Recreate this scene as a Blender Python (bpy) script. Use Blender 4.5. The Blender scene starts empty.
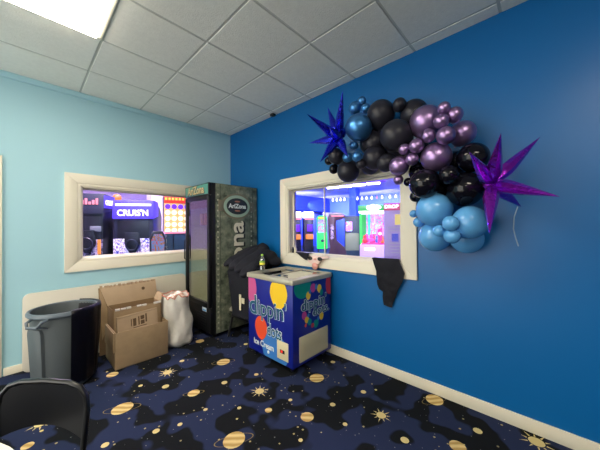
import bpy, bmesh, math, random
from mathutils import Vector, Matrix, noise
random.seed(7)
PI = math.pi
sc = bpy.context.scene
COL = sc.collection
V = Vector

# ------------------------------------------------------------------ materials
def lin(h):
    h = h.lstrip('#')
    o = []
    for i in (0, 2, 4):
        c = int(h[i:i+2], 16) / 255
        o.append(c/12.92 if c <= .04045 else ((c+.055)/1.055)**2.4)
    return (o[0], o[1], o[2], 1)

def mat(name, hexc, rough=.5, metal=0, spec=.5, emit=None, estr=0, bump=0, bscale=200, var=0, vscale=8, coat=0):
    m = bpy.data.materials.new(name); m.use_nodes = True
    nt = m.node_tree; b = nt.nodes['Principled BSDF']
    c = lin(hexc)
    b.inputs['Base Color'].default_value = c
    b.inputs['Roughness'].default_value = rough
    b.inputs['Metallic'].default_value = metal
    b.inputs['Specular IOR Level'].default_value = spec
    b.inputs['Coat Weight'].default_value = coat
    if emit:
        b.inputs['Emission Color'].default_value = lin(emit)
        b.inputs['Emission Strength'].default_value = estr
    tc = nt.nodes.new('ShaderNodeTexCoord')
    if var:
        n = nt.nodes.new('ShaderNodeTexNoise'); n.inputs['Scale'].default_value = vscale; n.inputs['Detail'].default_value = 5
        nt.links.new(tc.outputs['Object'], n.inputs['Vector'])
        r = nt.nodes.new('ShaderNodeValToRGB')
        r.color_ramp.elements[0].position = .3; r.color_ramp.elements[1].position = .7
        r.color_ramp.elements[0].color = (c[0]*(1-var), c[1]*(1-var), c[2]*(1-var), 1)
        r.color_ramp.elements[1].color = (min(1, c[0]*(1+var)), min(1, c[1]*(1+var)), min(1, c[2]*(1+var)), 1)
        nt.links.new(n.outputs['Fac'], r.inputs['Fac']); nt.links.new(r.outputs['Color'], b.inputs['Base Color'])
    if bump:
        n2 = nt.nodes.new('ShaderNodeTexNoise'); n2.inputs['Scale'].default_value = bscale; n2.inputs['Detail'].default_value = 3
        nt.links.new(tc.outputs['Object'], n2.inputs['Vector'])
        bp = nt.nodes.new('ShaderNodeBump'); bp.inputs['Strength'].default_value = bump; bp.inputs['Distance'].default_value = .01
        nt.links.new(n2.outputs['Fac'], bp.inputs['Height']); nt.links.new(bp.outputs['Normal'], b.inputs['Normal'])
    return m

def glass_mat(name, tint='#ffffff', refl=1.0, base=0.0):
    """thin pane: Fresnel mix of clear transmission and mirror reflection"""
    m = bpy.data.materials.new(name); m.use_nodes = True; nt = m.node_tree
    for n in list(nt.nodes):
        if n.type != 'OUTPUT_MATERIAL': nt.nodes.remove(n)
    out = nt.nodes['Material Output']
    t = nt.nodes.new('ShaderNodeBsdfTransparent'); t.inputs[0].default_value = lin(tint)
    g = nt.nodes.new('ShaderNodeBsdfGlossy'); g.inputs['Roughness'].default_value = .02
    f = nt.nodes.new('ShaderNodeFresnel'); f.inputs[0].default_value = 1.45
    ma = nt.nodes.new('ShaderNodeMath'); ma.operation = 'MULTIPLY_ADD'; ma.use_clamp = True
    ma.inputs[1].default_value = refl; ma.inputs[2].default_value = base
    nt.links.new(f.outputs[0], ma.inputs[0])
    mx = nt.nodes.new('ShaderNodeMixShader')
    ge = nt.nodes.new('ShaderNodeNewGeometry')          # the pane reflects on its outer face only
    iv = nt.nodes.new('ShaderNodeMath'); iv.operation = 'SUBTRACT'; iv.inputs[0].default_value = 1
    mu = nt.nodes.new('ShaderNodeMath'); mu.operation = 'MULTIPLY'
    nt.links.new(ge.outputs['Backfacing'], iv.inputs[1]); nt.links.new(ma.outputs[0], mu.inputs[0]); nt.links.new(iv.outputs[0], mu.inputs[1])
    nt.links.new(mu.outputs[0], mx.inputs[0]); nt.links.new(t.outputs[0], mx.inputs[1]); nt.links.new(g.outputs[0], mx.inputs[2])
    nt.links.new(mx.outputs[0], out.inputs[0])
    return m

def emis(name, hexc, s):
    return mat(name, '#202020', .5, emit=hexc, estr=s)

def carpet_mat():
    m = bpy.data.materials.new('carpet_space'); m.use_nodes = True; nt = m.node_tree; L = nt.links.new
    b = nt.nodes['Principled BSDF']; b.inputs['Roughness'].default_value = .95; b.inputs['Specular IOR Level'].default_value = .1
    tc = nt.nodes.new('ShaderNodeTexCoord')
    n = nt.nodes.new('ShaderNodeTexNoise'); n.inputs['Scale'].default_value = 4.4; n.inputs['Detail'].default_value = 1.0; n.inputs['Roughness'].default_value = .45
    L(tc.outputs['Object'], n.inputs['Vector'])
    r = nt.nodes.new('ShaderNodeValToRGB'); e = r.color_ramp.elements
    e[0].position = .475; e[1].position = .515; e[0].color = lin('#15171a'); e[1].color = lin('#262e4a')
    L(n.outputs['Fac'], r.inputs['Fac'])
    def specks(scale, size, keep, col, prev):
        v = nt.nodes.new('ShaderNodeTexVoronoi'); v.inputs['Scale'].default_value = scale
        L(tc.outputs['Object'], v.inputs['Vector'])
        a = nt.nodes.new('ShaderNodeMath'); a.operation = 'LESS_THAN'; a.inputs[1].default_value = size
        L(v.outputs['Distance'], a.inputs[0])
        s = nt.nodes.new('ShaderNodeSeparateColor'); L(v.outputs['Color'], s.inputs[0])
        k = nt.nodes.new('ShaderNodeMath'); k.operation = 'LESS_THAN'; k.inputs[1].default_value = keep
        L(s.outputs[0], k.inputs[0])
        mu = nt.nodes.new('ShaderNodeMath'); mu.operation = 'MULTIPLY'; L(a.outputs[0], mu.inputs[0]); L(k.outputs[0], mu.inputs[1])
        mx = nt.nodes.new('ShaderNodeMix'); mx.data_type = 'RGBA'
        L(mu.outputs[0], mx.inputs['Factor']); L(prev, mx.inputs['A']); mx.inputs['B'].default_value = lin(col)
        return mx.outputs['Result']
    c = specks(16, .12, .35, '#a99a6a', r.outputs['Color'])
    c = specks(34, .11, .25, '#8d8c88', c)
    c = specks(6, .07, .3, '#cbb878', c)
    L(c, b.inputs['Base Color'])
    n2 = nt.nodes.new('ShaderNodeTexNoise'); n2.inputs['Scale'].default_value = 350
    L(tc.outputs['Object'], n2.inputs['Vector'])
    bp = nt.nodes.new('ShaderNodeBump'); bp.inputs['Strength'].default_value = .25; L(n2.outputs['Fac'], bp.inputs['Height']); L(bp.outputs['Normal'], b.inputs['Normal'])
    return m

def banded_mat(name, c1, c2, scale=18):
    m = mat(name, c1, .9, spec=.1); nt = m.node_tree; b = nt.nodes['Principled BSDF']
    tc = nt.nodes.new('ShaderNodeTexCoord'); w = nt.nodes.new('ShaderNodeTexWave'); w.inputs['Scale'].default_value = scale
    w.inputs['Distortion'].default_value = 2; w.bands_direction = 'DIAGONAL'
    nt.links.new(tc.outputs['Object'], w.inputs['Vector'])
    r = nt.nodes.new('ShaderNodeValToRGB'); r.color_ramp.elements[0].color = lin(c1); r.color_ramp.elements[1].color = lin(c2)
    nt.links.new(w.outputs['Fac'], r.inputs['Fac']); nt.links.new(r.outputs['Color'], b.inputs['Base Color'])
    return m

def swirl_mat(name, cols, scale=4, estr=0.0):
    m = mat(name, cols[0], .4); nt = m.node_tree; b = nt.nodes['Principled BSDF']
    tc = nt.nodes.new('ShaderNodeTexCoord'); n = nt.nodes.new('ShaderNodeTexNoise')
    n.inputs['Scale'].default_value = scale; n.inputs['Distortion'].default_value = 2.5; n.inputs['Detail'].default_value = 3
    nt.links.new(tc.outputs['Object'], n.inputs['Vector'])
    r = nt.nodes.new('ShaderNodeValToRGB'); r.color_ramp.interpolation = 'CONSTANT'
    e = r.color_ramp.elements
    k = len(cols)
    e[0].position = 0; e[0].color = lin(cols[0]); e[1].position = .35; e[1].color = lin(cols[1])
    for i in range(2, k):
        x = e.new(.35 + .32*(i-1)/(k-1)); x.color = lin(cols[i])
    nt.links.new(n.outputs['Fac'], r.inputs['Fac']); nt.links.new(r.outputs['Color'], b.inputs['Base Color'])
    if estr:
        nt.links.new(r.outputs['Color'], b.inputs['Emission Color']); b.inputs['Emission Strength'].default_value = estr
    return m

M = dict(
    lwall=mat('paint_light_blue', '#a2cdda', .55, spec=.35),
    bwall=mat('paint_blue', '#055fa0', .36, spec=.4),
    owall=mat('paint_grey', '#8a8f94', .6),
    tile=mat('ceiling_tile', '#ecece4', .9, spec=.1, bump=.25, bscale=120, var=.03, vscale=30),
    grid=mat('ceiling_grid_metal', '#c2c4bb', .5),
    trim=mat('trim_cream', '#e2dccb', .4, spec=.4),
    base=mat('baseboard_cream', '#ddd6c2', .45),
    carpet=carpet_mat(),
    planet=banded_mat('carpet_planet_gold', '#dcc387', '#b08f52', 9),
    ring=mat('carpet_ring_gold', '#8d7a4a', .9, spec=.1),
    gold=mat('carpet_gold', '#d3bf84', .9, spec=.1),
    light=emis('light_diffuser', '#fff3de', 21),
    lframe=mat('light_frame', '#e9e6d2', .4),
    glass=glass_mat('window_glass', '#ffffff', .8),
    dglass=glass_mat('fridge_glass', '#e6ece2', 2.0, .22),
    fglass=glass_mat('freezer_glass', '#e2e4e8', 1.4, .62),
    black=mat('black_plastic', '#0e0f11', .4),
    blackmetal=mat('black_metal', '#101113', .3, .2, spec=.6),
    grey=mat('bin_grey', '#565d60', .5, bump=.1, bscale=60),
    greyrim=mat('bin_rim_grey', '#59646e', .42),
    liner=mat('bin_liner_black', '#0b0c1c', .38, bump=.25, bscale=18),
    card=mat('cardboard', '#9c8568', .85, spec=.2, var=.07, vscale=12),
    card2=mat('cardboard_light', '#ab947a', .85, spec=.2, var=.06, vscale=9),
    cardin=mat('cardboard_dark', '#7f684e', .9, spec=.1),
    tape=mat('packing_tape', '#d8d2c6', .25),
    ink=mat('print_dark', '#5a4630', .9),
    sack=mat('sack_white', '#d6d2ca', .55, bump=.6, bscale=22, var=.05, vscale=10),
    red=mat('sack_red', '#c4826c', .6),
    ftable=mat('folding_table_plastic', '#d3cec0', .5, bump=.1, bscale=150),
    wtable=mat('white_tabletop', '#e8e2d2', .4),
    cloth=mat('black_cloth', '#1b1c24', .85, spec=.25, bump=.3, bscale=60),
    cloth2=mat('charcoal_cloth', '#1e1f29', .8, spec=.3, bump=.3, bscale=40),
    creme=mat('cream_plastic', '#dcd3b4', .5),
    fbody=mat('freezer_blue', '#101f86', .3, spec=.5),
    alu=mat('freezer_rim', '#bdb8a6', .35, .3),
    ivory=mat('freezer_ivory', '#d9cda6', .45),
    grille=mat('grille_ivory', '#c9c1a2', .5),
    teal=mat('print_teal', '#0d5a74', .4), whit=mat('print_white', '#e4ebe8', .4),
    p_pink=mat('print_pink', '#c4568f', .35), p_yel=mat('print_yellow', '#efc62e', .35), p_red=mat('print_red', '#e2502f', .35),
    p_blue=mat('print_blue', '#3a79c4', .35), p_grn=mat('print_green', '#0f8e80', .35), p_red2=mat('print_crimson', '#c23444', .35),
    p_mag=mat('print_magenta', '#c23f94', .35), led=emis('led_red', '#ff2418', 2.0),
    water=glass_mat('bottle_plastic', '#eef4f4', 1.6, .34),
    lab_g=mat('label_green', '#9ccc50', .4), lab_y=mat('label_yellow', '#f0e44a', .4),
    pinkish=mat('mask_pink', '#d99a90', .6), pinkw=mat('mask_pale_pink', '#e8ccc4', .6),
    bchrome=mat('balloon_metallic_blue', '#4a88c4', .32, .75, spec=.5),
    pchrome=mat('balloon_chrome_purple', '#9a7fae', .32, .85, spec=.5),
    mblack=mat('balloon_matte_black', '#24242e', .36, spec=.3),
    gblack=mat('balloon_glossy_black', '#0d0d16', .07, spec=.28),
    lblue=mat('balloon_pale_blue', '#5ea3dc', .22, spec=.5),
    foilb=mat('foil_blue', '#3038d8', .17, .85, bump=.5, bscale=30),
    foilp=mat('foil_purple', '#a02ccc', .17, .85, bump=.5, bscale=30),
    ribbon=mat('ribbon_silver', '#9fb4c8', .3, .3),
)

# fridge side: riveted weathered metal print
def weathered():
    m = mat('weathered_metal_print', '#6f7464', .55); nt = m.node_tree; b = nt.nodes['Principled BSDF']; L = nt.links.new
    tc = nt.nodes.new('ShaderNodeTexCoord')
    n = nt.nodes.new('ShaderNodeTexNoise'); n.inputs['Scale'].default_value = 9; n.inputs['Detail'].default_value = 8; n.inputs['Roughness'].default_value = .65
    L(tc.outputs['Object'], n.inputs['Vector'])
    r = nt.nodes.new('ShaderNodeValToRGB'); e = r.color_ramp.elements
    e[0].position = .36; e[0].color = lin('#2f3a2c'); e[1].position = .66; e[1].color = lin('#9a9a80')
    x = e.new(.46); x.color = lin('#5c6555'); x = e.new(.58); x.color = lin('#757a68')
    L(n.outputs['Fac'], r.inputs['Fac']); L(r.outputs['Color'], b.inputs['Base Color'])
    return m
M['metalp'] = weathered()
M['rivet'] = mat('rivet_grey', '#a3a48f', .35, .3)
M['headteal'] = mat('header_teal', '#4e8f82', .4)
M['gold2'] = mat('letter_tan', '#c9b184', .5)
M['fint'] = mat('fridge_interior', '#d6d2b6', .6)
M['wire'] = mat('shelf_wire', '#a9aaa2', .35, .6)

# ------------------------------------------------------------------ geometry helper
class B:
    def __init__(s): s.bm = bmesh.new(); s.mi = 0
    def _tag(s, fs):
        for f in fs: f.material_index = s.mi
    def add(s, bm2, mtx=None):
        me = bpy.data.meshes.new('tmp'); bm2.to_mesh(me); bm2.free()
        s.add_mesh(me, mtx)
    def add_mesh(s, me, mtx=None):
        if mtx is not None: me.transform(mtx)
        n = len(s.bm.faces); s.bm.from_mesh(me); s.bm.faces.ensure_lookup_table()
        s._tag(s.bm.faces[n:]); bpy.data.meshes.remove(me)
    def box(s, lo, hi, bev=0, mtx=None, seg=2):
        b = bmesh.new(); bmesh.ops.create_cube(b, size=1)
        c = (V(lo)+V(hi))/2; d = V(hi)-V(lo)
        for v in b.verts: v.co = V((v.co.x*d.x, v.co.y*d.y, v.co.z*d.z)) + c
        if bev: bmesh.ops.bevel(b, geom=b.edges[:], offset=bev, segments=seg, affect='EDGES', profile=.5)
        s.add(b, mtx); return s
    def lathe(s, prof, seg=24, mtx=None, cap=True):
        b = bmesh.new(); rings = []
        for (r, z) in prof:
            if r < 1e-5: rings.append([b.verts.new((0, 0, z))])
            else: rings.append([b.verts.new((r*math.cos(2*PI*i/seg), r*math.sin(2*PI*i/seg), z)) for i in range(seg)])
        for A, C in zip(rings, rings[1:]):
            for i in range(seg):
                j = (i+1) % seg
                if len(A) == 1 and len(C) == 1: continue
                if len(A) == 1: b.faces.new((A[0], C[i], C[j]))
                elif len(C) == 1: b.faces.new((A[i], A[j], C[0]))
                else: b.faces.new((A[i], A[j], C[j], C[i]))
        if cap:
            for R_ in (rings[0], rings[-1]):
                if len(R_) > 1: b.faces.new(R_)
        bmesh.ops.recalc_face_normals(b, faces=b.faces[:])
        s.add(b, mtx); return s
    def tube(s, pts, r, seg=8, closed=False):
        b = bmesh.new(); P = [V(p) for p in pts]; rings = []; n = len(P)
        up = None
        for i, p in enumerate(P):
            t = (P[(i+1) % n]-P[i-1]) if closed else (P[min(i+1, n-1)]-P[max(i-1, 0)])
            t.normalize()
            if up is None:
                up = V((0, 0, 1)) if abs(t.z) < .9 else V((1, 0, 0))
            a = (up - t*up.dot(t)); a.normalize(); c = t.cross(a); up = a
            rr = r[i] if isinstance(r, (list, tuple)) else r
            rings.append([b.verts.new(p + (a*math.cos(2*PI*k/seg) + c*math.sin(2*PI*k/seg))*rr) for k in range(seg)])
        m = n if closed else n-1
        for i in range(m):
            A, C = rings[i], rings[(i+1) % n]
            for k in range(seg):
                l = (k+1) % seg; b.faces.new((A[k], A[l], C[l], C[k]))
        if not closed:
            b.faces.new(rings[0]); b.faces.new(rings[-1])
        bmesh.ops.recalc_face_normals(b, faces=b.faces[:])
        s.add(b); return s
    def prism(s, poly, o, u, v, w, depth, bev=0):
        """poly (a,b) in axes u,v from o, extruded along w"""
        b = bmesh.new(); o, u, v, w = V(o), V(u), V(v), V(w)
        A = [b.verts.new(o+u*p[0]+v*p[1]) for p in poly]
        f = b.faces.new(A)
        if depth:
            r = bmesh.ops.extrude_face_region(b, geom=[f])
            for x in r['geom']:
                if isinstance(x, bmesh.types.BMVert): x.co += w*depth
            bmesh.ops.recalc_face_normals(b, faces=b.faces[:])
            if bev: bmesh.ops.bevel(b, geom=b.edges[:], offset=bev, segments=2, affect='EDGES', profile=.5)
        else:
            f.normal_update()
            if f.normal.dot(w) < 0: f.normal_flip()
        s.add(b); return s
    def sphere(s, c, r, seg=16, scale=(1, 1, 1)):
        b = bmesh.new(); bmesh.ops.create_uvsphere(b, u_segments=seg, v_segments=max(6, seg//2), radius=r)
        for v in b.verts: v.co = V((v.co.x*scale[0], v.co.y*scale[1], v.co.z*scale[2])) + V(c)
        s.add(b); return s
    def text(s, txt, size, mtx, ext=.001, off=0, align='CENTER', wx=None):
        cu = bpy.data.curves.new('t', 'FONT'); cu.body = txt; cu.size = size; cu.extrude = ext; cu.offset = off
        cu.align_x = align; cu.align_y = 'CENTER'; cu.resolution_u = 3
        o = bpy.data.objects.new('t', cu); COL.objects.link(o)
        dg = bpy.context.evaluated_depsgraph_get(); dg.update()
        me = bpy.data.meshes.new_from_object(o.evaluated_get(dg))
        bpy.data.objects.remove(o); bpy.data.curves.remove(cu); me.materials.clear()
        if wx:
            xs = [v.co.x for v in me.vertices]; k = wx/(max(xs)-min(xs))
            me.transform(Matrix.Diagonal((k, 1, 1, 1)))
        s.add_mesh(me, mtx); return s
    def sheet(s, rows, thick=.01, nx=14, amp=.012, fs=7, nrm=(1, 0, 0), seed=0):
        """rows of (left point, right point); wrinkled double sided sheet"""
        b = bmesh.new(); n = V(nrm); F = []; K = []
        sub = []
        for (a, c), (d, e) in zip(rows, rows[1:]):
            for t in (0, .34, .67): sub.append((V(a).lerp(V(d), t), V(c).lerp(V(e), t)))
        sub.append((V(rows[-1][0]), V(rows[-1][1])))
        for (a, c) in sub:
            f_, k_ = [], []
            for i in range(nx+1):
                p = a.lerp(c, i/nx)
                d = amp*noise.noise(p*fs + V((seed*3.1, 0, 0))) + .5*amp*noise.noise(p*fs*2.3 + V((0, seed, 5)))
                bulge = thick*math.sin(PI*i/nx)
                f_.append(b.verts.new(p + n*(d+bulge*.5+.001))); k_.append(b.verts.new(p + n*(d*.6-bulge*.5-.001)))
            F.append(f_); K.append(k_)
        for G, flip in ((F, 0), (K, 1)):
            for r in range(len(G)-1):
                for i in range(nx):
                    q = (G[r][i], G[r][i+1], G[r+1][i+1], G[r+1][i]); b.faces.new(q[::-1] if flip else q)
        for i in range(nx):
            b.faces.new((F[0][i], K[0][i], K[0][i+1], F[0][i+1])); b.faces.new((F[-1][i], F[-1][i+1], K[-1][i+1], K[-1][i]))
        for r in range(len(F)-1):
            b.faces.new((F[r][0], F[r+1][0], K[r+1][0], K[r][0])); b.faces.new((F[r][-1], K[r][-1], K[r+1][-1], F[r+1][-1]))
        bmesh.ops.recalc_face_normals(b, faces=b.faces[:])
        s.add(b); return s
    def build(s, name, mats, parent=None, smooth=True, ang=35, scl=None):
        me = bpy.data.meshes.new(name); s.bm.to_mesh(me); s.bm.free()
        if scl: me.transform(Matrix.Diagonal((*scl, 1)))
        for m in (mats if isinstance(mats, (list, tuple)) else [mats]): me.materials.append(m)
        if smooth:
            for p in me.polygons: p.use_smooth = True
            me.set_sharp_from_angle(angle=math.radians(ang))
        o = bpy.data.objects.new(name, me); COL.objects.link(o)
        if parent is not None: o.parent = parent
        return o

def lump(ells, voxel=.012, amp=.012, fs=9, seed=0, smooth_it=2):
    """one wrinkled solid from overlapping ellipsoids (centre, radii[, rotz, roty])"""
    b = bmesh.new()
    for e in ells:
        c, r = e[0], e[1]; rz = e[2] if len(e) > 2 else 0; ry = e[3] if len(e) > 3 else 0
        mt = Matrix.Translation(c) @ Matrix.Rotation(rz, 4, 'Z') @ Matrix.Rotation(ry, 4, 'Y') @ Matrix.Diagonal((*r, 1))
        bmesh.ops.create_uvsphere(b, u_segments=20, v_segments=12, radius=1, matrix=mt)
    me = bpy.data.meshes.new('t'); b.to_mesh(me); b.free()
    o = bpy.data.objects.new('t', me); COL.objects.link(o)
    md = o.modifiers.new('r', 'REMESH'); md.mode = 'VOXEL'; md.voxel_size = voxel
    ms = o.modifiers.new('s', 'SMOOTH'); ms.iterations = smooth_it
    dg = bpy.context.evaluated_depsgraph_get(); dg.update()
    m2 = bpy.data.meshes.new_from_object(o.evaluated_get(dg))
    bpy.data.objects.remove(o); bpy.data.meshes.remove(me)
    b = bmesh.new(); b.from_mesh(m2); b.normal_update()
    sd = V((seed*1.7, seed*.9, seed*2.3))
    for v in b.verts:
        p = v.co*fs + sd
        d = amp*(1-2*abs(noise.noise(V((p.x, p.y*1.0, p.z*.55))))) + .35*amp*noise.noise(p*2.6)
        v.co += v.normal*d
    bpy.data.meshes.remove(m2)
    B_ = B(); B_.add(b); return B_

def tag(o, label=None, cat=None, group=None, kind=None):
    if label: o['label'] = label
    if cat: o['category'] = cat
    if group: o['group'] = group
    if kind: o['kind'] = kind
    return o
def thing(name, label, cat, loc=(0, 0, 0), rz=0, group=None):
    o = bpy.data.objects.new(name, None); COL.objects.link(o); o.empty_display_size = .1
    o.location = loc; o.rotation_euler = (0, 0, rz)
    return tag(o, label, cat, group)
def struct(name, b, mats, smooth=False):
    return tag(b.build(name, mats, smooth=smooth), kind='structure')

H = 2.987
AH = 3.5
WT = .13          # wall thickness
X0, Y0 = -5.6, -7.2   # room extent behind the camera

# ------------------------------------------------------------------ room shell
f = B(); f.box((X0, Y0, -.1), (0, 0, 0))
def disc(x, y, r, mi, n=20, z=.0012, sx=1, rot=0, rin=0):
    f.mi = mi
    pts = []
    for i in range(n):
        a = 2*PI*i/n; px, py = r*math.cos(a), r*sx*math.sin(a)
        pts.append((x+px*math.cos(rot)-py*math.sin(rot), y+px*math.sin(rot)+py*math.cos(rot)))
    f.prism(pts, (0, 0, z), (1, 0, 0), (0, 1, 0), (0, 0, 1), 0)
def ring(x, y, r, sx, rot, w=.006):
    f.mi = 2
    n = 36
    for i in range(n):
        q = []
        for (a, rr) in ((i, r), (i+1, r), (i+1, r-w), (i, r-w)):
            t = 2*PI*a/n; px, py = rr*math.cos(t), rr*sx*math.sin(t)
            q.append((x+px*math.cos(rot)-py*math.sin(rot), y+px*math.sin(rot)+py*math.cos(rot)))
        f.prism(q, (0, 0, .0008), (1, 0, 0), (0, 1, 0), (0, 0, 1), 0)
def sun(x, y, r):
    disc(x, y, r, 3)
    for k in range(10):
        a = 2*PI*k/10 + .2; d = V((math.cos(a), math.sin(a))); n_ = V((-d.y, d.x))
        c = V((x, y)); q = [c+d*r*1.15+n_*r*.13, c+d*r*1.15-n_*r*.13, c+d*r*(2.3 if k % 2 else 1.9)]
        f.prism([tuple(p) for p in q], (0, 0, .001), (1, 0, 0), (0, 1, 0), (0, 0, 1), 0)
ringed = [(-1.86, -1.40, .075), (-1.43, -2.32, .074), (-.94, -1.35, .069), (-.50, -2.27, .071), (-.09, -3.18, .07), (-1.39, -1.63, .05)]
planets = [(-.94, -2.54, .049), (-.48, -3.43, .049), (-1.80, -.76, .049), (-.87, -.67, .05), (-2.38, -1.36, .033), (-1.09, -2.27, .027)]
suns = [(-1.42, -1.12, .040), (-.99, -2.03, .039), (-.55, -2.94, .035), (-.09, -3.80, .043), (-2.31, -1.15, .037)]
dots = [(-1.52, -1.35, .029), (-1.13, -1.69, .026), (-.70, -2.60, .022), (-1.76, -1.85, .023), (-1.62, -1.91, .017), (-2.03, -1.73, .023), (-.85, -1.80, .021), (-.39, -2.70, .023), (-.66, -3.16, .027), (-.24, -3.50, .028), (-.16, -2.21, .025), (-1.67, -1.17, .018), (-.89, -2.31, .016), (-1.23, -2.08, .016), (-.53, -1.17, .025), (-.81, -2.79, .017), (-1.13, -2.65, .015), (-1.42, -1.90, .016), (-1.23, -1.0, .024)]
for i in range(60):           # the carpet repeat carries on through the rest of the room
    x, y = random.uniform(X0+.2, -.2), random.uniform(Y0+.2, -.3)
    if x > -2.7 and y > -4.0: continue
    (ringed, planets, suns, dots)[i % 4].append((x, y, (.07, .05, .04, .024)[i % 4]))
for (x, y, r) in ringed:
    disc(x, y, r, 1, sx=.92)
    ring(x, y, r*1.75, .34, -.5)
for (x, y, r) in planets: disc(x, y, r, 1)
for (x, y, r) in suns: sun(x, y, r)
for (x, y, r) in dots: disc(x, y, r, 3, 14)
struct('floor', f, [M['carpet'], M['planet'], M['ring'], M['gold']])

# window openings
LW = (-1.95, -.45, 1.085, 1.915)      # x0,x1,z0,z1 in the light blue wall (y=0)
RW = (-2.89, -1.393, 1.085, 1.93)     # y0,y1,z0,z1 in the dark blue wall (x=0)
w = B()
for lo, hi in (((X0, 0, 0), (LW[0], WT, AH)), ((LW[1], 0, 0), (WT, WT, AH)), ((LW[0], 0, 0), (LW[1], WT, LW[2])), ((LW[0], 0, LW[3]), (LW[1], WT, AH))): w.box(lo, hi)
struct('wall_left', w, M['lwall'])
w = B()
for lo, hi in (((0, Y0, 0), (WT, RW[0], AH)), ((0, RW[1], 0), (WT, 0, AH)), ((0, RW[0], 0), (WT, RW[1], RW[2])), ((0, RW[0], RW[3]), (WT, RW[1], AH))): w.box(lo, hi)
struct('wall_right', w, M['bwall'])

c = B(); c.box((X0, Y0, H+.004), (0, 0, H+.08))
# tiles with a recessed grid
ys = [-(0.591+.61*k) for k in range(-1, 11)]; xs = [-(0.737+.61*k) for k in range(-1, 9)]
yb = [0]+[y for y in ys if y < -.02 and y > Y0]+[Y0]; xb = [0]+[x for x in xs if x < -.02 and x > X0]+[X0]
g = .009
LIGHTS = [(-2.567, -2.421), (-2.567, -5.471), (-5.007, -2.421), (-5.007, -5.471)]
def in_light(x, y):
    return any(lx-.01 < x < lx+.62 and ly-.01 < y < ly+1.23 for lx, ly in LIGHTS)
c.mi = 1
for i in range(len(xb)-1):
    for j in range(len(yb)-1):
        cx, cy = (xb[i]+xb[i+1])/2, (yb[j]+yb[j+1])/2
        if in_light(cx, cy): continue
        c.box((xb[i+1]+(g if xb[i+1] > X0 else 0), yb[j+1]+(g if yb[j+1] > Y0 else 0), H), (xb[i]-(g if xb[i] < 0 else 0), yb[j]-(g if yb[j] < 0 else 0), H+.013), .003, seg=1)
struct('ceiling', c, [M['grid'], M['tile']])

def ceiling_light(x, y, label):
    t = thing('ceiling_light', label, 'light', (x+.305, y+.61, H), 0, 'ceiling light panels of the party room')
    b = B()
    for lo, hi in (((-.30, -.605, -.012), (.30, -.565, .012)), ((-.30, .565, -.012), (.30, .605, .012)), ((-.30, -.565, -.012), (-.262, .565, .012)), ((.262, -.565, -.012), (.30, .565, .012))): b.box(lo, hi, .004)
    b.build('frame', M['lframe'], t)
    B().box((-.262, -.565, -.03), (.262, .565, .008), .004).build('diffuser', M['light'], t)
names = ['bright white ceiling light panel glowing over the bin, upper left of photo', 'ceiling light panel behind the viewpoint, right row', 'ceiling light panel far left, front row', 'ceiling light panel far left, behind the viewpoint']
for (x, y), n_ in zip(LIGHTS, names): ceiling_light(x, y, n_)

struct('wall_rear', B().box((X0, Y0-WT, 0), (WT, Y0, AH)), M['owall'])
struct('wall_side', B().box((X0-WT, Y0, 0), (X0, -3.4, AH)), M['owall'])  # unseen wall cut short, gap added to let world light in
struct('baseboard_right', B().box((-.016, Y0, 0), (0, -.02, .095), .005), M['base'], True)
struct('baseboard_left', B().box((-2.53, -.016, 0), (0, 0, .078), .005), M['base'], True)
struct('trim_1', B().box((-2.66, -.02, 0), (-2.54, 0, 2.15), .004), M['trim'], True)
struct('trim_2', B().box((-2.6, -.012, H-.06), (-.004, 0, H), .004).box((X0+.01, -.012, H-.06), (-2.6, 0, H), .004), M['lwall'], True)

def window(name, a0, a1, z0, z1, axis, mullion=None):
    """axis 'x': lies in wall_left ; 'y': lies in wall_right"""
    def P(a, d, z): return (a, d, z) if axis == 'x' else (d, a, z)
    sgn = -1      # room side is the negative direction for both walls
    def bx(b, a_0, a_1, d0, d1, zz0, zz1, bev=.004):
        p, q = P(a_0, d0, zz0), P(a_1, d1, zz1)
        b.box(tuple(map(min, p, q)), tuple(map(max, p, q)), bev)
    root = thing(name, None, None); root['kind'] = 'structure'
    cw = .14
    fr = B()
    u, v = P(1, 0, 0), (0, 0, 1)
    wv = P(0, -1, 0)
    def mitre(poly, d, o):
        fr.prism(poly, P(0, o, 0), u, v, wv, d, .003)
    O = [(a0-cw, z0-cw), (a1+cw, z0-cw), (a1+cw, z1+cw), (a0-cw, z1+cw)]
    I = [(a0, z0), (a1, z0), (a1, z1), (a0, z1)]
    J = [(a0-.03, z0-.03), (a1+.03, z0-.03), (a1+.03, z1+.03), (a0-.03, z1+.03)]
    for k in range(4):
        l = (k+1) % 4
        mitre([O[k], O[l], J[l], J[k]], .022, 0)
        mitre([J[k], J[l], I[l], I[k]], .014, 0)
    fr.build('window_frame', M['trim'], root)
    jb = B()      # jambs and sill through the wall
    bx(jb, a0, a0+.012, 0, WT, z0, z1, 0); bx(jb, a1-.012, a1, 0, WT, z0, z1, 0)
    bx(jb, a0, a1, 0, WT, z0, z0+.008, 0); bx(jb, a0, a1, 0, WT, z1-.012, z1, 0)
    jb.build('jamb', M['trim'], root)
    st = B()
    for lo in (0, 1):
        bx(st, a0+.012, a0+.03, .07, .098, z0+.008, z1-.012, .002) if lo == 0 else bx(st, a1-.03, a1-.012, .07, .098, z0+.008, z1-.012, .002)
    bx(st, a0+.03, a1-.03, .07, .098, z1-.03, z1-.012, .002); bx(st, a0+.03, a1-.03, .07, .098, z0+.008, z0+.022, .002)
    st.build('glazing_bead', M['trim'], root)
    gl = B(); bx(gl, a0+.02, a1-.02, .083, .085, z0+.015, z1-.02, 0)
    gl.build('glass_pane', M['glass'], root, smooth=False)
    if mullion:
        mb = B(); bx(mb, mullion-.006, mullion+.006, .074, .094, z0+.02, z1-.03, .002)
        mb.build('glass_joint', M['trim'], root)
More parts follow.
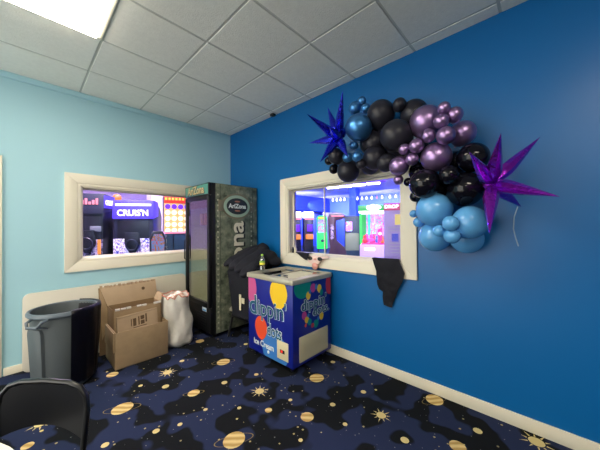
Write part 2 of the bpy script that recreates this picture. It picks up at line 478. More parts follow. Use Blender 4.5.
window('window_1', LW[0], LW[1], LW[2], LW[3], 'x')
window('window_2', RW[0], RW[1], RW[2], RW[3], 'y', -1.93)

s = thing('ceiling_sensor', 'small black sensor on the ceiling edge above the dark blue wall', 'sensor', (-.05, -1.152, H))
B().box((-.028, -.032, -.03), (.028, .032, 0), .006).build('housing', M['black'], s)
B().sphere((-.018, -.012, -.028), .013, 12).build('lens', M['blackmetal'], s)

# ------------------------------------------------------------------ matrices for lettering
def face_mx(o, xdir, ydir):
    x, y = V(xdir).normalized(), V(ydir).normalized(); z = x.cross(y)
    m = Matrix.Identity(4)
    for i in range(3): m[i][0], m[i][1], m[i][2], m[i][3] = x[i], y[i], z[i], o[i]
    return m

# ------------------------------------------------------------------ drinks fridge
def fridge():
    x0, x1, y0, y1, zt = -.735, -.02, -.74, -.03, 2.012
    t = thing('drinks_fridge', 'tall glass-door drinks fridge with riveted metal print side in the corner', 'fridge', ((x0+x1)/2, (y0+y1)/2, 0))
    ox, oy = (x0+x1)/2, (y0+y1)/2
    a, b_, c_, d = x0-ox, x1-ox, y0-oy, y1-oy
    k = B()
    k.box((a, d-.03, .05), (b_, d, zt)); k.box((b_-.04, c_, .05), (b_, d, zt)); k.box((a, c_, zt-.05), (b_, d, zt)); k.box((a, c_+.002, .05), (b_, d, .42))
    k.box((a, c_, .05), (b_, c_+.035, zt), .004)
    k.build('cabinet', M['black'], t)
    # printed side
    p = B()
    p.box((a+.05, c_-.004, .06), (b_-.005, c_, zt-.004), .001)
    p.build('side_panel', M['metalp'], t)
    r = B()
    for xr in (a+.115, b_-.085):
        r.mi = 0
        r.mi = 1; r.box((xr-.004, c_-.0055, .06), (xr+.004, c_-.003, zt-.01)); r.mi = 0
        n = 26
        for i in range(n):
            r.sphere((xr-.035 if xr < 0 else xr-.02, c_-.004, .12+i*(zt-.2)/n), .013, 10, (1, .6, 1))
    r.build('rivet_strip', [M['rivet'], mat('seam_dark', '#3a4034', .6)], t)
    # oval badge
    bd = B(); cx, cz = -.365-ox, 1.722
    for (rx, rz, yy, mi) in ((.235, .178, .006, 0), (.208, .152, .012, 1), (.168, .112, .015, 2)):
        bd.mi = mi
        bd.prism([(rx*math.cos(2*PI*i/40), rz*math.sin(2*PI*i/40)) for i in range(40)], (cx, c_-.003, cz), (1, 0, 0), (0, 0, 1), (0, -1, 0), yy)
    bd.mi = 0
    for sx in (-1, 1): bd.box((cx+sx*.24-.045, c_-.009, cz-.075), (cx+sx*.24+.045, c_-.003, cz+.075), .002)
    bd.mi = 3
    for dz in (-.062, .066): bd.prism([(.045*math.cos(2*PI*i/16), .012*math.sin(2*PI*i/16)) for i in range(16)], (cx, c_-.018, cz+dz), (1, 0, 0), (0, 0, 1), (0, -1, 0), .001)
    bd.mi = 4
    bd.text('AriZona', .085, face_mx((cx, c_-.0195, cz), (1, 0, 0), (0, 0, 1)), .001, .0025, wx=.28)
    o = bd.build('oval_badge', [mat('badge_bronze', '#7c7562', .45, .3), mat('badge_mint', '#9db5a0', .5), mat('badge_navy', '#16242c', .5), mat('badge_rust', '#a06a58', .5), M['whit']], t)
    # big vertical lettering, reading upwards
    lt = B()
    mx = face_mx((-.362-ox, c_-.006, .86), (0, 0, 1), (-1, 0, 0))
    lt.mi = 0; lt.text('AriZona', .32, mx @ Matrix.Translation((-.012, -.022, -.001)), .001, .012, wx=1.36)
    lt.mi = 1; lt.text('AriZona', .32, mx @ Matrix.Translation((0, 0, .0015)), .001, .006, wx=1.33)
    lt.build('lettering', [M['blackmetal'], mat('letter_cream', '#d8d4bf', .5)], t)
    # header sign
    hd = B(); hd.box((a-.045, c_, 1.855), (a, d-.01, zt), .006); hd.build('header_sign', M['black'], t)
    hp = B(); hp.mi = 0; hp.box((a-.049, c_+.02, 1.868), (a-.044, d-.03, zt-.014), .001)
    mh = face_mx((a-.0505, (c_+d)/2, 1.934), (0, -1, 0), (0, 0, 1))
    hp.mi = 2; hp.text('AriZona', .15, mh @ Matrix.Translation((.005, -.006, 0)), .001, .008, wx=.5)
    hp.mi = 1; hp.text('AriZona', .15, mh @ Matrix.Translation((0, 0, .0015)), .001, .003, wx=.48)
    hp.build('header_panel', [M['headteal'], M['gold2'], M['blackmetal']], t)
    # door
    dr = thing('d', None, None); dr.name = 'door'; dr.parent = t
    e = B()
    for lo, hi in (((a-.045, c_, .40), (a-.002, c_+.055, 1.85)), ((a-.045, d-.065, .40), (a-.002, d-.01, 1.85)), ((a-.045, c_+.055, .40), (a-.002, d-.065, .46)), ((a-.045, c_+.055, 1.80), (a-.002, d-.065, 1.85))): e.box(lo, hi, .004)
    bpy.data.objects.remove(dr)
    dr = e.build('door', M['black'], t)
    B().box((a-.028, c_+.05, .455), (a-.022, d-.06, 1.805)).build('glass', M['dglass'], dr, smooth=False)
    B().tube([(a-.045, d-.04, .98), (a-.07, d-.04, .99), (a-.07, d-.04, 1.25), (a-.045, d-.04, 1.26)], .008).build('door_handle', M['blackmetal'], dr)
    # lower grille
    lo = B(); lo.box((a-.03, c_, .07), (a-.001, d-.01, .395), .006)
    for i in range(6): lo.box((a-.034, c_+.1, .12+i*.035), (a-.029, d-.11, .128+i*.035))
    g_ = lo.build('kick_panel', M['black'], t)
    st = B(); st.box((a-.033, c_+.10, .335), (a-.0305, c_+.21, .385)); st.mi = 1; st.box((a-.0335, c_+.105, .34), (a-.033, c_+.2, .36))
    st.build('sticker', [mat('sticker_white', '#c9d6de', .4), mat('sticker_blue', '#3f9ad0', .4)], g_)
    # interior
    i_ = B(); i_.box((a+.03, c_+.036, .42), (b_-.041, c_+.04, zt-.055)); i_.box((a+.03, d-.036, .42), (b_-.041, d-.031, zt-.055)); i_.box((b_-.05, c_+.04, .42), (b_-.041, d-.036, zt-.055)); i_.box((a+.01, c_+.04, .421), (b_-.05, d-.036, .43))
    i_.build('interior_lining', M['fint'], t)
    for yy in (c_+.048,): B().box((a+.012, yy-.008, .5), (a+.02, yy+.008, 1.7), .002).build('interior_fill', emis('fridge_fill', '#fff0c8', 11), t)  # added glowing strip behind the door frame, brightens the interior
    for z in (.78, 1.12, 1.46):
        sh = B()
        for q in range(9): sh.box((a+.04, c_+.05+q*.073, z), (b_-.06, c_+.055+q*.073, z+.005))
        for q in range(3): sh.box((a+.04+q*.28, c_+.045, z-.006), (a+.047+q*.28, d-.04, z))
        sh.build('wire_shelf', M['wire'], t)
    pr = B()
    pr.mi = 0; pr.box((a+.012, c_+.05, 1.70), (a+.02, d-.05, 1.80)); 
    pr.build('inner_header', mat('inner_header_pink', '#a8706c', .5), t)
    for sx in (a+.06, b_-.06):
        for sy in (c_+.06, d-.06): B().lathe([(.02, 0), (.025, .01), (.018, .055)], 12, Matrix.Translation((sx, sy, 0))).build('foot', M['black'], t)
    tmp = M['gold2']
    # cans left on the shelves
    hexs = ['#c98a3c', '#b8783a', '#d8d2c4', '#cfd8d8', '#d8d2c4']
    spots = [(-.60, -.20, 1.466), (-.60, -.32, 1.466), (-.58, -.52, 1.126), (-.58, -.60, 1.126), (-.50, -.56, 1.126), (-.58, -.56, 1.466), (-.58, -.64, 1.466)]
    labs = ['amber can standing at the left on the top fridge shelf', 'amber can right of another on the top fridge shelf', 'pale can at the left front of the middle fridge shelf', 'pale can at the right front of the middle fridge shelf', 'pale can set back on the middle fridge shelf', 'pale can on the top fridge shelf near the door edge', 'pale can at the far right of the top fridge shelf']
    for i, (px, py, pz) in enumerate(spots):
        cb = B(); cb.lathe([(.024, 0), (.031, .008), (.031, .155), (.026, .168), (.026, .17), (.0, .168)], 16)
        o = cb.build('drink_can', mat('can_'+str(i), hexs[i % 2] if i < 2 else hexs[2+i % 3], .35, .3))
        o.location = (px, py, pz); tag(o, labs[i], 'can', 'cans in the drinks fridge')
fridge()

# ------------------------------------------------------------------ ice cream freezer
def clip_ell(cy, cz, ry, rz, y0, y1, z0, z1, n=36):
    return [(min(max(cy+ry*math.cos(2*PI*i/n), y0), y1), min(max(cz+rz*math.sin(2*PI*i/n), z0), z1)) for i in range(n)]
def egg(cy, cz, ry, rz, y0, y1, z0, z1, n=36):
    q = []
    for i in range(n):
        a = 2*PI*i/n; k = 1-.16*max(0, -math.sin(a))
        q.append((min(max(cy+ry*k*math.cos(a), y0), y1), min(max(cz+rz*math.sin(a), z0), z1)))
    return q
def freezer():
    X, Y1, Y0_ = -.64, -1.385, -2.095
    t = thing('ice_cream_freezer', 'blue chest freezer printed with coloured balloons and lettering under the window', 'freezer', (-.33, -1.72, 0))
    ox, oy = -.33, -1.72
    b = B(); b.mi = 0
    b.box((X-ox, Y0_-oy, .065), (-.03-ox, Y1-oy, .87), .008)
    fx = X-ox
    def front(mi, cy, cz, ry, rz, lay, fn=egg):
        b.mi = mi; b.prism(fn(cy-oy, cz, ry, rz, Y0_+.004-oy, Y1-.004-oy, .07, .862), (fx-.0008*lay, 0, 0), (0, 1, 0), (0, 0, 1), (-1, 0, 0), 0)
    front(1, -1.445, .745, .092, .165, 1); front(2, -1.893, .755, .13, .155, 1)
    front(4, -1.83, .17, .20, .185, 1, clip_ell); front(3, -1.612, .345, .105, .125, 2)
    fy = Y0_-oy
    def side(mi, cx, cz, rx, rz, lay, fn=egg):
        b.mi = mi; b.prism(fn(cx-ox, cz, rx, rz, X+.004-ox, -.034-ox, .07, .862), (0, fy-.0008*lay, 0), (1, 0, 0), (0, 0, 1), (0, -1, 0), 0)
    side(5, -.495, .83, .125, .115, 1, clip_ell); side(6, -.05, .79, .075, .115, 1, clip_ell)
    for k, (mi, x, z, rx, rz) in enumerate([(7, -.338, .794, .045, .046), (2, -.236, .772, .037, .045), (5, -.202, .725, .028, .036), (2, -.414, .728, .036, .042), (4, -.288, .80, .022, .03), (4, -.39, .765, .02, .024), (7, -.479, .542, .036, .042), (2, -.44, .491, .033, .034), (2, -.206, .473, .036, .042), (5, -.299, .415, .042, .042), (5, -.399, .46, .03, .034), (6, -.355, .412, .026, .024), (4, -.42, .53, .018, .02), (4, -.26, .46, .02, .022), (3, -.46, .44, .016, .018)]):
        side(mi, x, z, rx, rz, 2+k*.25)
    body = b.build('body', [M['fbody'], M['p_pink'], M['p_yel'], M['p_red'], M['p_blue'], M['p_grn'], M['p_red2'], M['p_mag']], t)
    # lettering
    def word(txt, size, o, xd, wx, rot, wo=.006, x3=0):
        l = B(); up = (0, 0, 1); m = face_mx(o, xd, up) @ Matrix.Rotation(rot, 4, 'Z')
        l.mi = 0; l.text(txt, size, m @ Matrix.Translation((0, 0, .001)), .0005, wo, wx=wx+.012)
        l.mi = 1; l.text(txt, size, m @ Matrix.Translation((0, 0, .0025)), .0005, .002, wx=wx)
        l.build('lettering', [M['whit'], M['teal']], t)
    xf, xs_ = (0, -1, 0), (1, 0, 0)
    word('d', .30, (fx-.003, -1.480-oy, .565), xf, .13, .06)
    word("ippin'", .24, (fx-.003, -1.792-oy, .565), xf, .44, .045)
    word('dots', .18, (fx-.003, -1.83-oy, .355), xf, .22, -.02, .007)
    l = B(); l.text('Ice Cream', .088, face_mx((fx-.0035, -1.655-oy, .18), xf, (0, 0, 1)), .0005, .0015, wx=.33)
    l.build('lettering', M['whit'], t)
    word("dippin'", .15, (-.325-ox, fy-.006, .642), xs_, .40, .02, .006)
    word('dots.', .13, (-.215-ox, fy-.006, .548), xs_, .27, .03, .006)
    # rim
    r = B()
    zr0, zr1 = .866, .918
    xa, xb_, ya, yb_ = X-.014-ox, -.022-ox, Y0_-.014-oy, Y1+.014-oy
    r.box((xa, ya, zr0), (xb_, ya+.06, zr1), .01); r.box((xa, yb_-.06, zr0), (xb_, yb_, zr1), .01)
    r.box((xa, ya+.05, zr0), (xa+.06, yb_-.05, zr1), .01); r.box((xb_-.06, ya+.05, zr0), (xb_, yb_-.05, zr1), .01)
    r.build('rim', M['alu'], t)
    ym = (ya+yb_)/2
    for (p, q, z) in ((ya+.055, ym+.03, .905), (ym-.03, yb_-.055, .893)):
        ld = B()
        for lo, hi in (((xa+.055, p, z), (xb_-.055, p+.022, z+.014)), ((xa+.055, q-.022, z), (xb_-.055, q, z+.014)), ((xa+.055, p+.02, z), (xa+.075, q-.02, z+.014)), ((xb_-.075, p+.02, z), (xb_-.055, q-.02, z+.014))): ld.box(lo, hi, .003)
        ldo = ld.build('sliding_lid', M['alu'], t)
        B().box((xa+.07, p+.015, z+.004), (xb_-.07, q-.015, z+.008)).build('lid_glass', M['fglass'], ldo, smooth=False)
        B().box((xa+.12, (p+q)/2-.03, z+.012), (xa+.135, (p+q)/2+.03, z+.022), .003).build('lid_handle', M['black'], ldo)
    inn = B(); inn.box((xa+.03, ya+.03, .868), (xb_-.03, yb_-.03, .876)); inn.build('liner', mat('freezer_liner', '#c2c1b8', .6), body)
    # control panel, grille, lock
    p = B(); p.mi = 0; p.box((fx-.006, -2.035-oy, .115), (fx, -1.872-oy, .295), .004)
    po = p.build('control_panel', M['ivory'], t)
    dsp = B(); dsp.mi = 0; dsp.box((fx-.008, -1.985-oy, .18), (fx-.006, -1.92-oy, .212)); dsp.mi = 1
    dsp.text('88', .024, face_mx((fx-.0085, -1.945-oy, .196), xf, (0, 0, 1)), .0003, .001)
    dsp.build('display', [M['black'], M['led']], po)
    gr = B(); gr.box((-.555-ox, fy-.008, .098), (-.10-ox, fy, .345), .006)
    for i in range(26): gr.box((-.54-ox+i*.0168, fy-.011, .115), (-.533-ox+i*.0168, fy-.007, .328))
    gr.build('vent_grille', M['grille'], t)
    B().lathe([(.016, 0), (.016, .006), (0, .008)], 16, face_mx((fx, -1.734-oy, .123), (0, -1, 0), (0, 0, 1))).build('drain_cap', M['whit'], t)
    for sx in (X+.07-ox, -.10-ox):
        for sy in (Y0_+.07-oy, Y1-.07-oy):
            cb = B(); cb.lathe([(.03, -.012), (.033, -.008), (.033, .008), (.03, .012)], 16, Matrix.Translation((sx, sy, .033)) @ Matrix.Rotation(PI/2, 4, 'X')); cb.box((sx-.02, sy-.02, .05), (sx+.02, sy+.02, .068))
            cb.build('caster', M['black'], t)
freezer()

bt = thing('water_bottle', 'clear water bottle with green and yellow label on the freezer rim', 'bottle', (-.475, -1.432, .918))
B().lathe([(.022, 0), (.03, .004), (.031, .03), (.028, .05), (.031, .07), (.031, .12), (.026, .14), (.014, .165), (.012, .178), (0, .178)], 20).build('bottle_body', M['water'], bt)
lb = B(); lb.mi = 0; lb.lathe([(.0318, .097), (.0318, .117)], 20, cap=False); lb.mi = 1; lb.lathe([(.0318, .072), (.0318, .097)], 20, cap=False)
lb.build('wrap_label', [M['lab_g'], M['lab_y']], bt)
B().lathe([(.014, .174), (.0145, .176), (.0145, .192), (.012, .196), (0, .196)], 16).build('cap', mat('cap_green', '#a8dc4c', .4), bt)

# ------------------------------------------------------------------ high chair with coats
hc = thing('high_chair', 'black high chair buried under coats between fridge and freezer', 'chair', (-.33, -1.04, 0))
for sx in (-1, 1):
    for sy in (-1, 1):
        B().tube([(sx*.22, sy*.225, 0), (sx*.10, sy*.20, .58), (sx*.07 + .03, sy*.19, .80)], [.017, .018, .016], 8).build('leg', M['blackmetal'], hc)
for sx in (-1, 1): B().tube([(sx*.165, -.205, .265), (sx*.165, .205, .265)], .014, 8).build('rail', M['blackmetal'], hc)
for sy in (-1, 1): B().box((-.17, sy*.21-.012, .25), (.17, sy*.21+.012, .285), .005).build('rail', M['blackmetal'], hc)
B().box((-.16, -.19, .545), (.16, .19, .57), .008).build('seat', M['black'], hc)
B().box((.10, -.19, .57), (.125, .19, .84), .008).build('backrest', M['black'], hc)
for sy in (-1, 1): B().box((-.13, sy*.19-.01, .60), (.10, sy*.19+.01, .80), .006).build('side_panel', M['black'], hc)
st = B(); st.box((-.268, -.125, .425), (-.256, -.092, .615), .003); st.box((-.269, -.195, .515), (-.257, -.140, .58), .003)
tag(st.build('strap', M['creme'], hc), 'cream strap and buckle')
def rot_ell(p, q, r1, r2):
    """long flattened fold from p to q"""
    p, q = V(p), V(q); d = q-p
    return ((p+q)/2, (d.length/2+.03, r1, r2), math.atan2(d.y, d.x), -math.asin(d.z/d.length))
co = lump([rot_ell((-.60, -.84, .955), (-.12, -.87, 1.15), .095, .055), rot_ell((-.60, -.96, .925), (-.12, -.98, 1.14), .11, .06), rot_ell((-.60, -1.09, .905), (-.14, -1.08, 1.12), .11, .06),
           rot_ell((-.60, -1.21, .86), (-.2, -1.18, 1.0), .09, .07), ((-.35, -1.03, .93), (.2, .22, .07))], .012, .009, 6.5, 1, 2)
tag(co.build('coat', M['cloth2'], ang=60), 'charcoal coat spread over the high chair with its end reaching the fridge front', 'coat', 'coats piled on the high chair')
co = lump([((-.15, -1.03, 1.11), (.09, .10, .10)), rot_ell((-.30, -1.0, 1.07), (-.10, -1.06, 1.14), .07, .06), ((-.16, -1.16, 1.03), (.11, .13, .10)), ((-.13, -1.26, .975), (.09, .075, .06)), ((-.12, -1.0, .95), (.08, .2, .12)), rot_ell((-.42, -1.27, .97), (-.14, -1.12, 1.08), .06, .055)], .012, .009, 7, 4, 2)
tag(co.build('coat', M['cloth'], ang=60), 'black coat bunched into a peak behind the water bottle, against blue wall', 'coat', 'coats piled on the high chair')
co = B()
co.sheet([((-.30, -.84, .93), (-.30, -1.30, .93)), ((-.52, -.82, .93), (-.52, -1.32, .92)), ((-.572, -.83, .86), (-.572, -1.325, .86)), ((-.572, -.87, .70), (-.572, -1.325, .70)), ((-.566, -.90, .50), (-.566, -1.32, .50)), ((-.562, -.93, .31), (-.562, -1.315, .33))], .014, 16, .008, 8, (-1, 0, .2), 9)
tag(co.build('coat', M['cloth'], ang=60), 'long black coat hanging down the front of the high chair', 'coat', 'coats piled on the high chair')

# ------------------------------------------------------------------ folded table against wall
def rrect(x0, x1, z0, z1, r, n=6):
    q = []
    for cx, cz, a0 in ((x1-r, z1-r, 0), (x0+r, z1-r, PI/2), (x0+r, z0+r, PI), (x1-r, z0+r, 3*PI/2)):
        for i in range(n+1): q.append((cx+r*math.cos(a0+PI/2*i/n), cz+r*math.sin(a0+PI/2*i/n)))
    return q
tb = thing('folding_table', 'beige plastic folding table leaning on its side against the light blue wall', 'table', (-1.595, -.075, 0))
B().prism(rrect(-.81, .81, 0, .775, .06), (0, -.022, 0), (1, 0, 0), (0, .05, 1), (0, 1, 0), .04, .006).build('tabletop', M['ftable'], tb)
for sx in (-1, 1):
    B().tube([(sx*.66, .032, .12), (sx*.66, .05, .62), (sx*.1, .05, .62), (sx*.1, .045, .12)], .010, 8).build('folded_leg', M['grid'], tb)

# ------------------------------------------------------------------ wheelie-less round bin
CS = .83; CZ = .70/.80
bn = thing('trash_can', 'large round grey plastic bin near the folded table', 'bin', (-2.13, -.57, 0))
bb = B()
bb.lathe([(.0, .0), (.235, .0), (.245, .015), (.285, .76), (.279, .76), (.238, .03), (0, .025)], 48)
for k in range(4):
    a = k*PI/2 + .50
    m = Matrix.Rotation(a, 4, 'Z')
    bb.prism([(-.085, .06), (.085, .06), (.10, .60), (.085, .65), (-.085, .65), (-.10, .60)], (0, 0, 0), tuple(m @ V((0, 1, 0))), tuple((m @ V((.052, 0, 1)))), tuple(m @ V((1, 0, 0))), .258, .01)
bb.build('body', M['grey'], bn, scl=(CS, CS, CZ))
# carve the interior back by lining it
B().lathe([(.278, .79), (.236, .09), (0, .085)], 48, cap=False).build('interior', M['grey'], bn, scl=(CS, CS, CZ))
B().lathe([(.279, .752), (.300, .752), (.312, .765), (.312, .785), (.302, .80), (.284, .80), (.278, .79), (.278, .755)], 48, cap=False).build('rim', M['greyrim'], bn, scl=(CS, CS, CZ))
for a in (PI+.75, .75):
    m = Matrix.Rotation(a, 4, 'Z')
    h = B()
    q = [(.285, -.085, .755), (.345, -.075, .74), (.365, -.05, .70), (.365, .05, .70), (.345, .075, .74), (.285, .085, .755)]
    h.tube([m @ V(p) for p in q], .014, 8)
    h.prism([(-.085, 0), (.085, 0), (.06, .075), (-.06, .075)], tuple(m @ V((.284, 0, .66))), tuple(m @ V((0, 1, 0))), tuple(m @ V((.9, 0, .45))), tuple(m @ V((-.45, 0, .9))), .014, .004)
    h.build('handle', M['greyrim'], bn, scl=(CS, CS, CZ))
# liner bag draped over the side of the bin
ln = B(); b2 = bmesh.new(); G = []
na, rows = 40, [(.262, .70), (.276, .79), (.292, .812), (.316, .806), (.324, .78), (.318, .72), (.314, .60), (.305, .45), (.298, .30), (.288, .16), (.278, .05)]
a0, a1 = math.radians(-86), math.radians(58)
for j in range(na+1):
    a = a0+(a1-a0)*j/na; colv = []
    for k, (r, z) in enumerate(rows):
        dn = noise.noise(V((a*6, z*3, 2)))*.010 + noise.noise(V((a*17, z*2, 7)))*.005
        zz = z + (.03*noise.noise(V((a*9, 3, 1))) if k == len(rows)-1 else 0)
        if k == len(rows)-1 or k == len(rows)-2: zz += max(0, (a-.2))*.35
        colv.append(b2.verts.new(((r+(dn if k > 3 else 0)+.004)*math.cos(a), (r+(dn if k > 3 else 0)+.004)*math.sin(a), zz)))
    G.append(colv)
for j in range(na):
    for k in range(len(rows)-1): b2.faces.new((G[j][k], G[j+1][k], G[j+1][k+1], G[j][k+1]))
bmesh.ops.solidify(b2, geom=b2.faces[:], thickness=.003)
bmesh.ops.recalc_face_normals(b2, faces=b2.faces[:])
ln.add(b2)
o = ln.build('bin_liner', M['liner'], ang=70, scl=(CS, CS, CZ)); o.location = (-2.13, -.57, 0)
tag(o, 'black plastic liner bag draped over the right side of the grey bin', 'bag')

# ------------------------------------------------------------------ cartons
def carton(name, label, x0, x1, y0, y1, z0, z1, m, th=.006):
    t = thing(name, label, 'box', ((x0+x1)/2, (y0+y1)/2, z0), 0, 'cardboard boxes by the wall')
    w_, d_, h_ = (x1-x0)/2, (y1-y0)/2, z1-z0
    b = B(); b.box((-w_, -d_, 0), (w_, d_, th)); b.box((-w_, -d_, 0), (w_, -d_+th, h_), .001); b.box((-w_, d_-th, 0), (w_, d_, h_), .001)
    b.box((-w_, -d_+th, 0), (-w_+th, d_-th, h_), .001); b.box((w_-th, -d_+th, 0), (w_, d_-th, h_), .001)
    b.build('body', m, t)
    return t, w_, d_, h_
t, w_, d_, h_ = carton('cardboard_box', 'large brown cardboard box on the floor holding smaller boxes', -1.765, -1.262, -.70, -.26, 0, .372, M['card'])
B().box((-w_-.012, -d_+.02, h_-.20), (-w_-.002, d_-.02, h_-.005), .002, Matrix.Translation((0, 0, 0))).build('flap', M['card'], t)
B().prism([(-.19, 0), (.19, 0), (.17, .17), (-.17, .17)], (-w_+.004, 0, h_-.002), (0, 1, 0), (.12, 0, -1), (1, 0, 0), .005).build('flap', M['card'], t)
t, w_, d_, h_ = carton('cardboard_box', 'open-topped brown box with torn white tape edge inside the large box', -1.752, -1.275, -.53, -.285, .007, .565, M['cardin'])
fp = B(); fp.box((-w_+.01, -d_-.006, .04), (w_-.01, -d_-.001, h_-.004), .001); fp.build('front_panel', M['card'], t)
tp = B()
for i in (0, 1, 2, 4, 5, 7, 8):
    x = -w_+.02+i*.052*random.uniform(.97, 1.03)
    B().box((x, -d_-.008, h_-.012-.01*random.random()), (x+.045, -d_+.008, h_+.004+.008*random.random()), .002).build('torn_tape', M['tape'], t)
B().prism([(-d_+.01, 0), (d_-.01, 0), (d_-.03, .10), (-d_+.03, .10)], (w_-.003, 0, h_-.005), (0, 1, 0), (.35, 0, .9), (-1, 0, 0), .005).build('flap', M['card'], t)
# small flat carton standing in the large box
t = thing('cardboard_box', 'small flat cardboard box with dark printed symbols standing in front inside the large box', 'box', (-1.53, -.615, .008), 0, 'cardboard boxes by the wall')
dm = face_mx((0, 0, 0), (1, 0, .06), (0, .18, 1))
fb = B(); fb.box((-.195, .0, 0), (.195, .49, .045), .003, dm); fb.build('body', M['card2'], t)
pm = B()
for (x0, z0, x1, z1) in ((-.05, .36, -.02, .44), (.0, .36, .012, .45), (.022, .36, .06, .40), (.022, .41, .06, .45), (.07, .37, .085, .46), (-.07, .365, -.062, .44), (-.05, .34, .08, .347)):
    pm.box((x0, z0, .0452), (x1, z1, .0462), 0, dm)
pm.build('printed_symbols', M['ink'], t)
B().box((-.195, .474, -.002), (.195, .492, .047), .002, dm).build('edge_flap', M['card2'], t)
# tall folded carton behind
t = thing('cardboard_box', 'tall flattened cardboard box with ragged taped top behind the other boxes', 'box', (-1.515, -.20, 0), 0, 'cardboard boxes by the wall')
bk = B(); bk.prism([(-.295, 0), (.27, 0), (.27, .72), (.295, .77), (-.30, .75), (-.295, .60)], (0, -.01, 0), (1, 0, 0), (0, .05, 1), (0, 1, 0), .02, .002); bk.build('back_panel', M['cardin'], t)
fl = B(); fl.prism([(-.29, 0), (.29, .015), (.29, -.24), (.12, -.27), (-.19, -.345)], (0, .028, .757), (1, 0, 0), (0, .36, 1), (0, -1, 0), .006, .001); fl.build('folded_panel', M['card2'], t)
sl = B(); sl.prism([(-.29, 0), (-.19, -.345), (-.285, -.56), (-.292, -.2)], (-.003, .02, .757), (1, 0, 0), (0, .2, 1), (0, -1, 0), .006, .001); sl.build('side_panel', M['card'], t)
tp = B()
for i in range(13):
    x = -.29+i*.044
    B().box((x, .018, .738+.0012*i), (x+.042*random.uniform(.5, 1), .036, .768+.01*random.random()), .003).build('torn_tape', M['card2'], t)
pm = B(); pm.prism([(.018*math.cos(i*PI/8), .018*math.sin(i*PI/8)) for i in range(16)], (.14, -.006, .685), (1, 0, 0), (0, .36, 1), (0, -1, 0), .003); pm.build('printed_mark', M['ink'], t)

# white woven sack
sk = thing('woven_sack', 'white woven plastic sack with red-edged top between boxes and fridge', 'bag', (-1.075, -.50, 0))
b2 = bmesh.new(); G = []; ns = 44
prof = [(.0, .0), (.10, .0), (.150, .012), (.172, .05), (.178, .10), (.176, .16), (.172, .22), (.166, .28), (.160, .34), (.156, .40), (.150, .46), (.147, .52), (.150, .57), (.156, .60)]
for (r, z) in prof[1:]:
    rg = []
    for i in range(ns):
        a = 2*PI*i/ns
        k = 1 + .20*noise.noise(V((math.cos(a)*1.6, math.sin(a)*1.6, z*5))) + .16*(.5-abs(noise.noise(V((math.cos(a)*3.6+z*2, math.sin(a)*3.6, z*8))))*1.6)*min(1, z*8)
        top = .028*noise.noise(V((math.cos(a)*3, math.sin(a)*3, 4))) if z > .5 else 0
        lean = -.02*(z/.6)**2
        rg.append(b2.verts.new((r*k*math.cos(a)*1.0+lean*1.2, r*k*math.sin(a)*1.1+.02*(z/.6), z+top*2)))
    G.append(rg)
for A, C in zip(G, G[1:]):
    for i in range(ns): b2.faces.new((A[i], A[(i+1) % ns], C[(i+1) % ns], C[i]))
b2.faces.new(G[0][::-1]); topring = [tuple(v.co) for v in G[-1]]
B_ = B(); B_.add(b2); B_.build('bag', M['sack'], sk, ang=70)
B().tube([V(p)+V((0, 0, .002)) for p in topring], .006, 6, closed=True).build('red_hem', M['red'], sk)
pk = lump([((0, 0, .53), (.11, .12, .06)), ((-.05, -.04, .57), (.06, .05, .04)), ((.05, .03, .575), (.05, .06, .04))], .012, .016, 16, 3)
o = pk.build('crumpled_packaging', swirl_mat('packaging_print', ['#c86a50', '#e2ddd4', '#d8a890', '#efe9e0'], 9)); o.location = (-1.095, -.485, 0)
tag(o, 'crumpled white and red packaging filling the mouth of the woven sack', 'packaging')

# ------------------------------------------------------------------ folding chair and round table, lower left
ch = thing('folding_chair', 'black metal folding chair at the white round table, lower left', 'chair', (-2.365, -2.255, 0), math.radians(-49.2))
ch.scale = (.95, .95, .908)
# local +x runs along the backrest to the right, -y is the side facing the table
hw = .215
def backr(z): return .012+(z-.45)*.10
pts = [(-hw, .30, 0), (-hw, .0, .46), (-hw, .03, .70), (-hw+.012, .036, .76), (-hw+.045, .040, .80), (-hw+.10, .042, .818), (0, .043, .825), (hw-.10, .042, .818), (hw-.045, .040, .80), (hw-.012, .036, .76), (hw, .03, .70), (hw, .0, .46), (hw, .30, 0)]
B().tube([(hw*0+p[0], p[1], p[2]) for p in pts], .0125, 10).build('back_frame', M['blackmetal'], ch)
bk = B()
n = 16; q = []
top = [(-hw+.014+(2*hw-.028)*i/n, .812-.055*abs(2*i/n-1)**6) for i in range(n+1)]
bot = [(-hw+.010+(2*hw-.02)*i/n, .605-.05*(2*i/n-1)**2) for i in range(n+1)]
b2 = bmesh.new(); F_, K_ = [], []
for i in range(n+1):
    for L_, dy in ((F_, 0), (K_, .006)):
        cy = .028*math.cos((i/n-.5)*PI)
        L_.append((b2.verts.new((top[i][0], .030+cy*.6+dy, top[i][1])), b2.verts.new((bot[i][0], .022+cy+dy, bot[i][1]))))
for i in range(n):
    b2.faces.new((F_[i][0], F_[i+1][0], F_[i+1][1], F_[i][1])); b2.faces.new((K_[i][0], K_[i][1], K_[i+1][1], K_[i+1][0]))
    b2.faces.new((F_[i][0], K_[i][0], K_[i+1][0], F_[i+1][0])); b2.faces.new((F_[i][1], F_[i+1][1], K_[i+1][1], K_[i][1]))
bmesh.ops.recalc_face_normals(b2, faces=b2.faces[:]); bk.add(b2); bk.build('backrest', M['blackmetal'], ch)
B().prism([(-.19, -.36), (.19, -.36), (.20, -.05), (.19, .02), (-.19, .02), (-.20, -.05)], (0, 0, .445), (1, 0, 0), (0, 1, 0), (0, 0, -1), .02, .006).build('seat', M['blackmetal'], ch)
for sx in (-1, 1): B().tube([(sx*.185, .03, .43), (sx*.185, -.40, 0)], .0115, 8).build('front_leg', M['blackmetal'], ch)
B().tube([(-.185, -.30, .10), (.185, -.30, .10)], .008, 8).build('crossbar', M['blackmetal'], ch)
